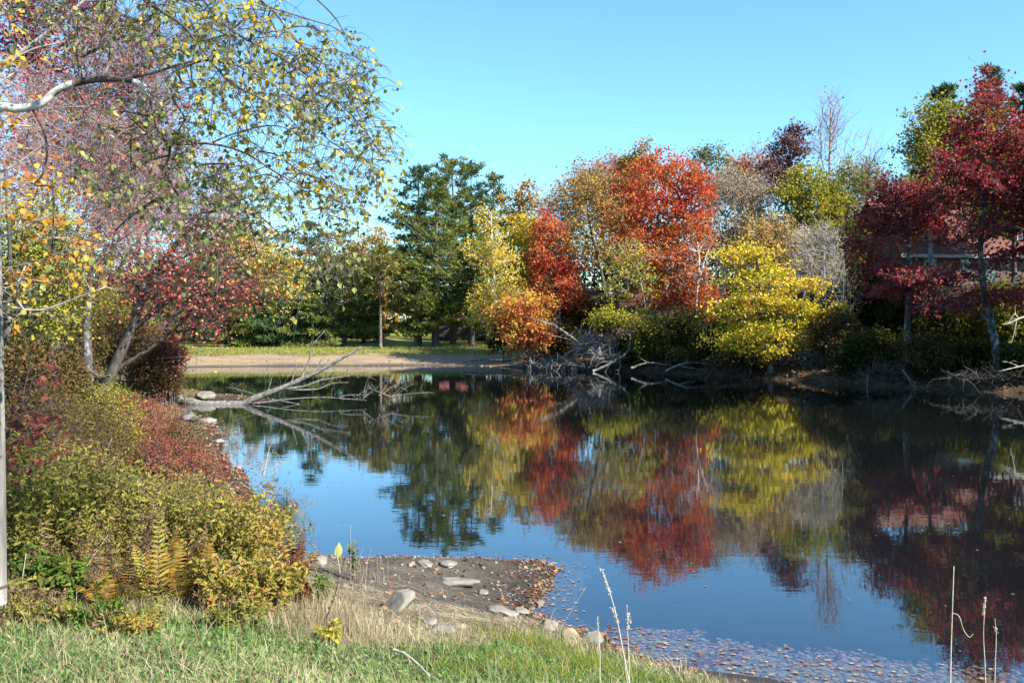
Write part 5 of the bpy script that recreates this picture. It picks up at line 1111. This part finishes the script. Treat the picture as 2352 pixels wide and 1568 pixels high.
def lawn_edge():
    mb = MB(); P, sd = scatter(60000, (-26, 2), (66, 84)); lw, _ = zone_w(P[:, 0], P[:, 1]); k = (lw > .5) & (sd > 4.3) & (rng.random(len(P)) < np.exp(-np.maximum(sd - 5.2, 0) * .35) * .8 * (sd > 4.9 + wob(P[:, 0], P[:, 1], .9, 3) * .8)); P = P[k][:16000]
    blades(P, .08, .30, .03, mb, 0, .8); Q = P[::5]; blades(Q, .12, .35, .025, mb, 1, .9)
    stuff(mb.build('bank_grass', [SEDGE, STRAW]), 'rough yellow-green grass along the top of the far sandy bank', 'grass')
lawn_edge()

# dried stalks close to the camera
def stalk(label, pl, d, r, head=None, hook=None, hr=.011, group='dried flower stalks by the water'):
    p = px_line(pl, d); p = spline(p, 6) if len(p) > 2 else resample(p, .06)[0]; z0 = gz(p[0][0], p[0][1]); base = p[0].copy()
    if base[2] > z0: p = np.vstack([[p[0][0], p[0][1], z0 - .02], p]); base = p[0].copy()
    root = thing('dried_stalk', label, 'stalk', base, group); mb = MB()
    tube(mb, p - base, np.linspace(r, r * .45, len(p)), 6); mb.build('stem', PALE, root, smooth=True)
    if head:
        c = px_line(head, d); c = resample(c, .006)[0]; hb = MB(); n = len(c)
        for i in range(n):
            for k in range(4):
                q = c[i] + rng.normal(size=3) * hr * .55 * [1, 1, .3]; s = hr * rng.uniform(.25, .5) * (.7 + .3 * math.sin(i * .9 + k))
                co, f = SEED[rng.integers(4)]; hb.add(co * s + q - base, f)
        hb.build('seed_head', PALE, root)
    if hook:
        hb = MB(); c = spline(px_line(hook, d), 6); tube(hb, c - base, np.linspace(r * .5, r * .3, len(c)), 5); hb.build('dry_leaf', PALE, root, smooth=True)
SEED = [stone_mesh(1, 1, 1.2, 40 + s, 1, .2) for s in range(4)]
stalk('tallest leaning stalk with a long knobbly seed head, left of centre', [(1447, 1575), (1432, 1500), (1414, 1408), (1391, 1330), (1379, 1305)], 5.6, .0045, [(1379, 1305), (1391, 1332), (1400, 1362)])
stalk('stalk with a short seed head crossing behind the leaning one', [(1440, 1560), (1428, 1480), (1415, 1420), (1406, 1395)], 5.8, .003, [(1406, 1395), (1414, 1412), (1418, 1430)], hr=.010)
stalk('upright stalk with a fat knobbly head just right of the leaning one', [(1445, 1570), (1444, 1500), (1441, 1440), (1440, 1388)], 5.6, .0035, [(1443, 1408), (1444, 1425), (1443, 1445)])
stalk('short stalk with a thin ragged seed head, left of the leaning one', [(1378, 1500), (1376, 1470), (1373, 1440), (1372, 1416)], 6.2, .003, [(1372, 1416), (1374, 1440), (1377, 1500)], hr=.007)
stalk('tall bare white stalk with a hooked dry leaf at the lower right', [(2182, 1600), (2184, 1500), (2188, 1380), (2191, 1300)], 5.2, .0045, hook=[(2187, 1406), (2203, 1415), (2213, 1445), (2226, 1462), (2235, 1455)])
stalk('thin stalk with a curly seed head at the lower right', [(2265, 1600), (2262, 1520), (2259, 1450), (2264, 1370)], 5.2, .003, [(2263, 1372), (2260, 1392), (2259, 1412)], hr=.008)
stalk('shortest stalk with a seed tuft, nearest the right edge', [(2284, 1600), (2286, 1520), (2288, 1460), (2285, 1420)], 5.2, .003, [(2286, 1440), (2289, 1455)], hr=.010)
stalk('fine bare stem slanting over the water right of the shore stones', [(1262, 1500), (1290, 1440), (1345, 1348)], 7.6, .002, group=None)
stalk('pair-less straight dry stem rising behind the shore stones', [(1255, 1450), (1268, 1410), (1276, 1395)], 8.2, .002, group=None)
stalk('very thin tall stem on the spit, reaching into the blue water', [(806, 1330), (806, 1270), (805, 1205)], 9.4, .0018, group=None)
stalk('thin tan stem with a wispy top right of the green-topped weed', [(840, 1330), (844, 1290), (853, 1262)], 9.2, .0022, group=None)
def dead_stem():
    pl = spline(px_line([(735, 1490), (742, 1440), (768, 1370), (787, 1300), (792, 1285)], 7.4), 5); base = pl[0].copy(); base[2] = gz(base[0], base[1]) - .02; pl[0] = base
    root = thing('dead_stalk', 'dark brown dead stem leaning up from the grass on the spit', 'stalk', base); mb = MB(); tube(mb, pl - base, np.linspace(.007, .0025, len(pl)), 6); mb.build('stem', STEMB, root, smooth=True)
    b = MB(); i = rng.integers(4, len(pl), 40); leaves(b, (pl - base)[i], .03, .008, dirs=np.tile([0, 0, 1.0], (40, 1))); b.build('dry_leaves', FERNB, root)
dead_stem()
def milkweed():
    p = W(781, 1300, 9.5); base = on_ground(p); base[2] -= .02; root = thing('pale_leaf_plant', 'single large pale yellow leaf standing on a thin stem over the spit', 'plant', base)
    tip = W(776, 1282, 9.5) - base; mb = MB(); tube(mb, spline([[0, 0, 0], tip * .5 + [.01, 0, 0], tip], 4), .003, 5); mb.build('stem', PALE, root)
    l = MB(); n = nrm(np.array([.5, -.8, .2])); up = nrm(np.array([.08, 0, 1])); s = nrm(np.cross(n, up)); t = np.linspace(0, 1, 9); w = np.sin(t ** .8 * math.pi) * .042; c = tip + up * (t * .16)[:, None] + n * (np.sin(t * 3) * .012)[:, None]
    V = np.concatenate([c - s * w[:, None] - n * w[:, None] * .25, c, c + s * w[:, None] - n * w[:, None] * .25]); f = [[i + a * 9, i + 1 + a * 9, i + 10 + a * 9, i + 9 + a * 9] for a in (0, 1) for i in range(8)]
    l.add(V, f); l.build('leaf', leaf_mat('pale_yellow_leaf', [(.40, .40, .15), (.50, .48, .2)], .35), root, smooth=True)
milkweed()
def stick(label, pl, r, m=DEADW, dz=.02, name='stick'):
    p = np.array([hit(*q) for q in pl]); p[:, 2] += dz; p = spline(p, 6); base = p[0].copy(); mb = MB(); rr = r * (1 - .45 * np.linspace(0, 1, len(p))) * (1 + .08 * rng.normal(size=len(p)))
    tube(mb, p - base, rr, 8); o = mb.build(name, m, smooth=True); o.location = base; tag(o, label, 'stick')
stick('pale weathered stick lying in the grass at the bottom of the picture', [(905, 1512), (930, 1522), (955, 1542), (985, 1572)], .011, PALE, .06)
stick('thin straw stick lying across the dry grass of the spit', [(1180, 1440), (1205, 1462), (1235, 1486)], .006, PALE, .03)
stick('short stick poking out at the leaf-covered tip of the spit', [(1218, 1280), (1232, 1288), (1245, 1298)], .012, DEADW, .03)
stick('slim stick on the left shore mud', [(400, 1010), (450, 990), (490, 972)], .02, DEADW, .05)
# ------------------------------------------------------------------ driftwood and dead branches
def dead(name, label, cat, pls, d, m=DEADW, group=None, ground=False, twigs=0, tl=.5, tr=.01, slim=.8):
    """a dead limb: several joined tapering branches given as (points, r0, r1)"""
    root = None; mains = MB(); side = MB(); base = None; allp = []
    for k, (pl, r0, r1) in enumerate(pls):
        p = px_line(pl, d)
        p = spline(p, 5) if len(p) > 2 else resample(p, .3)[0]
        if base is None:
            base = p[0].copy(); root = thing(name, label, cat, base, group)
        r0, r1 = r0 * slim, r1 * slim; rr = np.linspace(r0, r1, len(p)) * (1 + .06 * rng.normal(size=len(p)))
        if k == 0: tube(mains, p - base, rr, 8 if r0 > .04 else 5)
        else:
            b1 = MB(); tube(b1, p - base, rr, 8 if r0 > .04 else 5); b1.build('branch', m, root, smooth=True)
        allp.append(p - base)
    if twigs:
        A = np.concatenate([p[len(p) // 3:] for p in allp]); i = rng.integers(0, len(A), twigs); D = nrm(rng.normal(size=(twigs, 3)) + [.5, 0, .15]); ln = tl * rng.uniform(.3, 1.2, (twigs, 1)); M = A[i] + D * ln * .5; B = M + nrm(D + rng.normal(size=(twigs, 3)) * .5) * ln * .5
        sticks(mains, A[i], M, tr, tr * .7); sticks(mains, M, B, tr * .7, tr * .3)
    mains.build('trunk', m, root, smooth=True)
    return root
dead('fallen_tree', 'fallen grey tree stretching from the left bank out over the water', 'fallen tree',
     [([(384, 905, .6), (420, 921, .3), (466, 930), (510, 930), (556, 928), (588, 913), (642, 893), (696, 869), (728, 855), (804, 812), (830, 796)], .26, .035),
      ([(630, 897), (647, 893), (696, 888), (734, 874), (770, 868), (804, 862)], .085, .02), ([(690, 871), (700, 850), (712, 820), (716, 795), (745, 760)], .05, .012), ([(734, 874), (752, 862), (778, 850)], .03, .01),
      ([(645, 893), (690, 895), (730, 893), (765, 880), (800, 878)], .05, .012), ([(612, 905), (618, 890), (624, 868)], .035, .015), ([(668, 882), (674, 862), (682, 835)], .035, .012), ([(600, 910), (575, 902), (548, 894), (520, 890)], .02, .007),
      ([(560, 926), (600, 925), (640, 919), (680, 915), (740, 912), (790, 915)], .05, .012), ([(640, 919), (670, 925), (700, 930)], .03, .01), ([(728, 855), (733, 836), (740, 818)], .03, .01)], 36, DEADW, twigs=60, tl=.6, tr=.008, slim=.82)
dead('dead_branches', 'dead grey branches fanning out of the water beyond the fallen tree', 'branches',
     [([(905, 914), (870, 900), (845, 890)], .03, .01), ([(880, 905), (905, 885), (945, 872)], .028, .008), ([(900, 910), (930, 905), (985, 901)], .03, .008), ([(838, 912), (862, 892), (890, 872)], .028, .007), ([(835, 915), (838, 890), (850, 860)], .015, .006),
      ([(870, 908), (890, 880), (896, 868)], .018, .006), ([(900, 912), (915, 895), (924, 888)], .018, .006), ([(780, 912), (800, 907), (845, 906)], .03, .01), ([(782, 915), (810, 917), (842, 919)], .025, .01), ([(820, 908), (838, 897), (850, 890)], .016, .006), ([(910, 908), (925, 895), (950, 880)], .015, .005)], 35.8, DEADW, twigs=44, tl=.45, tr=.008)
dead('dead_twig', 'thin pale dead twig arching out of the water by the left shore', 'branch',
     [([(606, 1090), (612, 1060), (620, 1025), (634, 1010), (645, 1003)], .010, .004), ([(606, 1085), (625, 1075), (650, 1062), (680, 1048)], .008, .003), ([(598, 1092), (602, 1072), (608, 1060)], .006, .003), ([(625, 1075), (640, 1062), (652, 1048)], .005, .002), ([(610, 1075), (618, 1050), (628, 1035)], .005, .002),
      ([(560, 1135), (600, 1108), (632, 1082), (640, 1068)], .009, .004)], 19.2, PALE, twigs=16, tl=.3, tr=.003)
# far bank wood
FW = 'dead wood along the far shore'
def lift(d): return 0
dead('dead_snag', 'forked pale dead trunk leaning down from the orange maple to the brush', 'dead tree', [([(1342, 800), (1322, 782), (1300, 765), (1272, 748), (1236, 736), (1212, 730)], .13, .04), ([(1300, 765), (1280, 752), (1262, 738)], .06, .02), ([(1320, 782), (1290, 775), (1262, 768)], .05, .02), ([(1335, 800), (1310, 808), (1290, 822), (1272, 826)], .10, .05)], 61.8, DEADW, FW, twigs=20, tl=.9, tr=.02)
dead('dead_snag', 'arched dead sapling trunk bending from the green bush to the waterline', 'dead tree', [([(1362, 852), (1385, 843), (1410, 830), (1436, 812), (1446, 795), (1447, 765), (1448, 740)], .11, .03), ([(1405, 832), (1395, 845), (1388, 858)], .05, .02), ([(1420, 820), (1424, 840), (1418, 858)], .05, .02), ([(1410, 830), (1380, 832), (1366, 845)], .05, .02), ([(1446, 770), (1420, 755), (1385, 752)], .03, .01)], 59.5, DEADW, FW, twigs=16, tl=.7, tr=.018)
dead('driftwood', 'pale branched driftwood lying below the green shrubs', 'driftwood', [([(1450, 845), (1490, 833), (1530, 838), (1560, 842)], .09, .03), ([(1490, 834), (1475, 825), (1464, 818)], .04, .015), ([(1520, 838), (1545, 828), (1575, 830)], .04, .015)], 58.2, DEADW, FW, twigs=12, tl=.8, tr=.018)
dead('driftwood', 'long curved driftwood limb left of the yellow tree', 'driftwood', [([(1528, 852), (1560, 838), (1590, 832), (1630, 836), (1665, 830)], .10, .03), ([(1560, 840), (1590, 846), (1625, 848)], .06, .02), ([(1600, 832), (1630, 822), (1660, 815)], .05, .015)], 56.2, DEADW, FW, twigs=16, tl=.9, tr=.02)
dead('driftwood', 'flat grey driftwood at the sandy corner left of the root mass', 'driftwood', [([(1064, 830), (1110, 826), (1160, 826), (1200, 818)], .10, .05), ([(1130, 826), (1105, 822), (1085, 822)], .05, .02), ([(1160, 832), (1180, 838), (1195, 836)], .05, .02)], 66.0, DEADW, FW, twigs=8, tl=.8, tr=.02)
dead('dead_branch', 'white branching dead limb at the right edge above the shore', 'branch', [([(2380, 722), (2345, 730), (2318, 742), (2302, 745)], .06, .02), ([(2335, 733), (2330, 760), (2322, 790)], .03, .012), ([(2340, 732), (2330, 722), (2318, 738)], .03, .012)], 40, PALE, FW, twigs=8, tl=.4, tr=.01)
dead('dead_branch', 'pale straight branch lying at the foot of the larger wine-red maple', 'branch', [([(2385, 832), (2340, 842), (2296, 852)], .05, .02), ([(2340, 842), (2318, 832), (2302, 830)], .03, .012)], 41, PALE, FW, twigs=6, tl=.4, tr=.01)
dead('dead_branch', 'grey root hanging down to the water between the wine-red maples', 'branch', [([(2072, 848), (2082, 862), (2092, 880), (2104, 892)], .05, .02), ([(2082, 862), (2096, 876), (2108, 890)], .03, .012)], 44.5, DEADW, FW, twigs=5, tl=.4, tr=.01)
dead('dead_branch', 'upright grey root stub at the waterline right of the brush pile', 'branch', [([(1992, 885), (1993, 868), (1996, 848)], .05, .03), ([(1994, 862), (1980, 860), (1972, 862)], .03, .012)], 46.5, DEADW, FW, twigs=4, tl=.3, tr=.01)
def brush(label, d, x, y, rx, ry, n, r, m=DEADW, curl=.5, ln=1.2):
    c = W(x, y, d); k = mpp(d); R = np.array([rx * k, rx * k * .6, ry * k]); g = gz(c[0], c[1]); base = np.array([c[0], c[1], g]);     mb, tb = MB(), MB(); P = nrm(rng.normal(size=(n, 3))) * (rng.random((n, 1)) ** .4) * R + c
    for i in range(n):
        a = P[i]; gz_ = gz(a[0], a[1]); a[2] = max(a[2], gz_ + .05); dv = nrm(rng.normal(size=3) * [1, .8, .55]); q = np.array([a + dv * ln * t + rng.normal(size=3) * curl * .16 * t for t in np.linspace(0, rng.uniform(.4, 1.1), 5)]); q[:, 2] = np.maximum(q[:, 2], terrain(q[:, 0], q[:, 1])[0] + .03)
        big = i < n * .15
        tube(mb, q - base, np.linspace(r * (2.4 if big else 1), r * .4, 5), 5 if big else 3, cap=False)
    o = mb.build('brush_pile', m, smooth=True); o.location = base; tag(o, label, 'brush pile', FW); return o
GREYTW = bark_mat('grey_brush_twigs', [(.14, .125, .12), (.27, .25, .24), (.40, .375, .36)])
brush('spiky grey brush pile right of the leaning dead trunk', 61, 1370, 792, 52, 28, 330, .016, GREYTW, .5, 1.1)
brush('grey root mass at the waterline left of the arched dead sapling', 61.5, 1290, 838, 72, 13, 300, .018, DEADW, .7, 1.0)
brush('tangled roots on the mud behind the arched dead sapling', 60, 1395, 822, 40, 18, 140, .02, DEADW, .6, 1.0)
brush('low root tangle at the waterline under the yellow tree left side', 56, 1680, 838, 60, 14, 180, .018, DEADW, .6, 1.0)
brush('pale brush pile right of the yellow tree', 52.5, 1868, 815, 46, 22, 170, .022, DEADW, .5, 1.2)
brush('second pale brush pile, smaller and further right', 51, 1940, 802, 34, 16, 90, .018, DEADW, .5, 1.0)
brush('dark roots and sticks along the shore below the smaller wine-red maple', 45.5, 2050, 850, 90, 14, 150, .013, BARKD, .6, 1.0)
brush('shaded roots along the shore at the right edge', 42, 2260, 862, 90, 14, 140, .013, BARKD, .6, 1.0)

# ------------------------------------------------------------------ house on the slope at the right
def box(mb, x0, x1, y0, y1, z0, z1, m=0):
    V = [(x0,y0,z0),(x1,y0,z0),(x1,y1,z0),(x0,y1,z0),(x0,y0,z1),(x1,y0,z1),(x1,y1,z1),(x0,y1,z1)]
    mb.add(V, [[0,3,2,1],[4,5,6,7],[0,1,5,4],[1,2,6,5],[2,3,7,6],[3,0,4,7]], m)
def flat_mat(name, c, rough=.7, sc=None):
    m, nt, N, Lk = _mat(name); bs = N.new('ShaderNodeBsdfPrincipled'); bs.inputs['Roughness'].default_value = rough; bs.inputs['Base Color'].default_value = (*c, 1)
    tc = N.new('ShaderNodeTexCoord'); no = N.new('ShaderNodeTexNoise'); no.inputs['Scale'].default_value = 3; no.inputs['Detail'].default_value = 5; Lk.new(tc.outputs['Object'], no.inputs['Vector'])
    r = ramp(N, [tuple(v * .72 for v in c), tuple(min(1, v * 1.15) for v in c)], [.35, .65]); Lk.new(no.outputs[0], r.inputs[0]); Lk.new(r.outputs[0], bs.inputs['Base Color'])
    if sc:
        wv = N.new('ShaderNodeTexWave'); wv.bands_direction = 'Z'; wv.wave_profile = 'SAW'; wv.inputs['Scale'].default_value = sc; Lk.new(tc.outputs['Object'], wv.inputs['Vector'])
        bp = N.new('ShaderNodeBump'); bp.inputs['Distance'].default_value = .03; bp.inputs['Strength'].default_value = .8; Lk.new(wv.outputs[0], bp.inputs['Height']); Lk.new(bp.outputs[0], bs.inputs['Normal'])
    out = N.new('ShaderNodeOutputMaterial'); Lk.new(bs.outputs[0], out.inputs['Surface']); return m
def house():
    d = 66.0; A = W(2072, 655, d); A[2] = gz(A[0], A[1]); zb = W(2200, 656, d)[2]; ze = W(2200, 573, d)[2]; zr = W(2200, 485, d + 4)[2]
    root = thing('house', 'brown-sided house with a red roof half hidden by the wine-red maples', 'house', (A[0], A[1], zb - 1.6)); Wd = 12.5; Dp = 8.0; H = ze - zb; b = 1.6; t = b + H; rz = zr - zb + b + .6
    siding = flat_mat('brown_siding', (.13, .095, .068), .8, 2.2); roofm = flat_mat('red_roof_shingle', (.14, .05, .036), .9, 1.6); white = flat_mat('white_trim_paint', (.30, .31, .32), .5); green = flat_mat('green_window_paint', (.07, .16, .14), .5)
    glass = flat_mat('dark_window_glass', (.03, .035, .045), .1); stone = flat_mat('foundation_stone', (.22, .20, .18), .9)
    m = MB(); box(m, 0, Wd, 0, Dp, b, t); m.add([(0, 0, t), (0, Dp, t), (0, Dp / 2, rz - .15)], [[0, 2, 1]]); m.add([(Wd, 0, t), (Wd, Dp, t), (Wd, Dp / 2, rz - .15)], [[0, 1, 2]]); m.build('wall', siding, root)
    m = MB(); box(m, .15, Wd - .15, .15, Dp - .15, -.8, b - .003); m.build('foundation', stone, root)
    ov = .55; m = MB(); k = (rz - t) / (Dp / 2)
    for s in (0, 1):
        y0 = -ov if s == 0 else Dp + ov; z0 = t - ov * k + .03
        V = [(-.4, y0, z0), (Wd + .4, y0, z0), (Wd + .4, Dp / 2, rz + .03), (-.4, Dp / 2, rz + .03)]; V2 = [(x, y, z + .16) for x, y, z in V]; m.add(V + V2, [[4,5,6,7],[0,3,2,1],[0,1,5,4],[1,2,6,5],[2,3,7,6],[3,0,4,7]])
    rf = m.build('roof', roofm, root)
    m = MB(); box(m, -.45, Wd + .45, -ov - .14, -ov - .01, t - ov * k - .06, t - ov * k + .16); m.build('gutter', white, root)
    def win(x, z, w, h, mat, y=0.0, parent=root, n='window', dep=.06):
        f = MB(); box(f, x - w / 2, x + w / 2, y - dep, y - .004, z, z + .09); box(f, x - w / 2, x + w / 2, y - dep, y - .004, z + h - .09, z + h)
        for q in (x - w / 2, x + w / 2 - .09, x - .03): box(f, q, q + (.09 if q != x - .03 else .06), y - dep + .003, y - .006, z + .092, z + h - .092)
        fo = f.build(n, mat, parent); g = MB(); box(g, x - w / 2 + .05, x + w / 2 - .05, y - .03, y - .008, z + .05, z + h - .05); g.build('pane', glass, fo)
    win(7.6, b + 1.25, .8, 1.0, green); win(4.6, b + .9, .9, 1.2, green); win(2.0, b + 1.0, .9, 1.1, white)
    dr = MB(); box(dr, 5.9, 6.75, -.05, -.004, b + .02, b + 1.95); dr.build('door', green, root)
    # eyebrow dormer
    def dormer(x, w, h, arch, wm):
        y0 = .55; zb_ = t + y0 * k + .1
        dm = MB(); box(dm, x - w / 2, x + w / 2, y0, y0 + 1.7, zb_ - .3, zb_ + h); do = dm.build('dormer', siding, root)
        n = 9; th = np.linspace(0, math.pi, n); yy = (y0 - .35, y0 + 2.6); V = []
        for off in (0, .12):
            for y in yy: V += [(x - (w / 2 + .55) * math.cos(a), y, zb_ + h * .62 + (arch + off) * math.sin(a) + off * .3) for a in th]
        f = []
        for i in range(n - 1): f += [[i, i + 1, n + i + 1, n + i], [2*n + i, 3*n + i, 3*n + i + 1, 2*n + i + 1], [i, 2*n + i, 2*n + i + 1, i + 1]]
        rm = MB(); rm.add(V, f); rm.build('dormer_roof', roofm, do); win(x, zb_ + .05, w * .55, h * .72, wm, y0, do, 'dormer_window')
    dormer(2.2, 1.6, 1.15, .85, white); dormer(9.2, 1.4, 1.9, .6, white)
    c = MB(); box(c, 4.9, 5.6, Dp / 2 - .3, Dp / 2 + .4, rz - .4, rz + 1.1); c.build('chimney', stone, root)
    rot = math.radians(9); root.rotation_euler = (0, 0, rot)
house()
def shed():
    d = 104; A = W(1006, 760, d); z = gz(A[0], A[1]); root = thing('small_house', 'small red-roofed house glimpsed behind the pine trunks', 'house', (A[0], A[1], z))
    m = MB(); box(m, 0, 5, 0, 4, -.3, 2.3); m.build('wall', flat_mat('shed_siding', (.05, .042, .036), .8, 2.5), root)
    m = MB(); m.add([(-.3, -.4, 2.25), (5.3, -.4, 2.25), (5.3, 2, 4.0), (-.3, 2, 4.0), (-.3, 4.4, 2.25), (5.3, 4.4, 2.25)], [[0, 1, 2, 3], [3, 2, 5, 4]]); m.f.append((np.array([[0, 3, 4], [1, 5, 2]]), 0)); m.add(np.zeros((1, 3)) + [2, 2, 2], np.zeros((0, 3), int)); m.build('roof', flat_mat('shed_red_roof', (.16, .045, .036), .8, 2), root)
    m = MB(); box(m, 3.2, 3.9, -.04, -.004, .9, 1.9); m.build('window', flat_mat('shed_window_frame', (.5, .5, .5)), root)
shed()
def sand_trap():
    c = W(884, 777, 100); n = 40; mb = MB(); r = np.linspace(0, 1, 8); th = np.arange(n) * 2 * math.pi / n; V = []
    for q in r:
        x = c[0] + np.cos(th) * 1.9 * q * (1 + .12 * np.sin(3 * th)); y = c[1] + np.sin(th) * 3.2 * q; z = terrain(x, y)[0] + .02 + .38 * (1 - q) ** 1.2 * (1 - .3 * np.cos(th)) ; V.append(np.stack([x, y, z], 1))
    V = np.concatenate(V); f = [[i * n + j, i * n + (j + 1) % n, (i + 1) * n + (j + 1) % n, (i + 1) * n + j] for i in range(7) for j in range(n)]
    mb.add(V, f); o = mb.build('sand_mound', ground_mat('pale_sand', 'sand'), smooth=True); tag(o, 'low mound of pale sand on the lawn behind the slender pine', 'sand mound')
sand_trap()
def posts():
    p = W(497, 784, 94); base = on_ground(p); root = thing('lawn_post', 'short dark post standing alone on the lawn at the left', 'post', base); mb = MB(); tube(mb, [[0, 0, -.1], [0, 0, .7], [0, 0, .95]], [.07, .068, .06], 8); mb.build('post', BARKD, root, smooth=True)
posts()
# ------------------------------------------------------------------ camera, sky, sun
cam_d = bpy.data.cameras.new('camera'); cam = bpy.data.objects.new('camera', cam_d); COL.objects.link(cam)
cam_d.sensor_width = 36.0; cam_d.lens = 36.0 * F / 2352.0; cam_d.clip_start = .05; cam_d.clip_end = 4000
cam.location = (0, 0, CAMZ); cam.rotation_euler = (math.radians(90) - PITCH, 0, 0)
scene.camera = cam
az = math.radians(SUN_AZ); el = math.radians(SUN_EL)       # azimuth clockwise from the viewing direction (+Y)
sd = Vector((math.sin(az) * math.cos(el), math.cos(az) * math.cos(el), math.sin(el)))
sl = bpy.data.lights.new('sun', 'SUN'); sl.energy = SUN_E; sl.angle = math.radians(.53); sl.color = (1, .95, .86)
so = bpy.data.objects.new('sun', sl); COL.objects.link(so); so.rotation_euler = sd.to_track_quat('Z', 'Y').to_euler(); so.location = (20, -20, 40)
w = bpy.data.worlds.new('World'); scene.world = w; w.use_nodes = True
nt = w.node_tree; nt.nodes.clear(); N = nt.nodes
sky = N.new('ShaderNodeTexSky'); sky.sky_type = 'NISHITA'; sky.sun_disc = False; sky.sun_elevation = el; sky.sun_rotation = az
sky.altitude = 300; sky.air_density = 1.0; sky.dust_density = .25; sky.ozone_density = 2.2
tint = N.new('ShaderNodeMix'); tint.data_type = 'RGBA'; tint.blend_type = 'MULTIPLY'; tint.inputs[0].default_value = 1; tint.inputs[7].default_value = (*SKY_TINT, 1)
bg = N.new('ShaderNodeBackground'); bg.inputs['Strength'].default_value = SKY_E; out = N.new('ShaderNodeOutputWorld')
nt.links.new(sky.outputs[0], tint.inputs[6]); nt.links.new(tint.outputs[2], bg.inputs['Color']); nt.links.new(bg.outputs[0], out.inputs['Surface'])
vs = scene.view_settings; vs.view_transform = 'Standard'; vs.look = 'None'; vs.exposure = EXPOSURE; vs.gamma = 1
scene.render.engine = 'CYCLES'; cy = scene.cycles
cy.use_denoising = True; cy.max_bounces = 6; cy.diffuse_bounces = 3; cy.glossy_bounces = 3; cy.transmission_bounces = 3; cy.transparent_max_bounces = 6
cy.use_adaptive_sampling = True; cy.adaptive_threshold = .015; cy.caustics_reflective = False; cy.caustics_refractive = False; cy.sample_clamp_indirect = 6
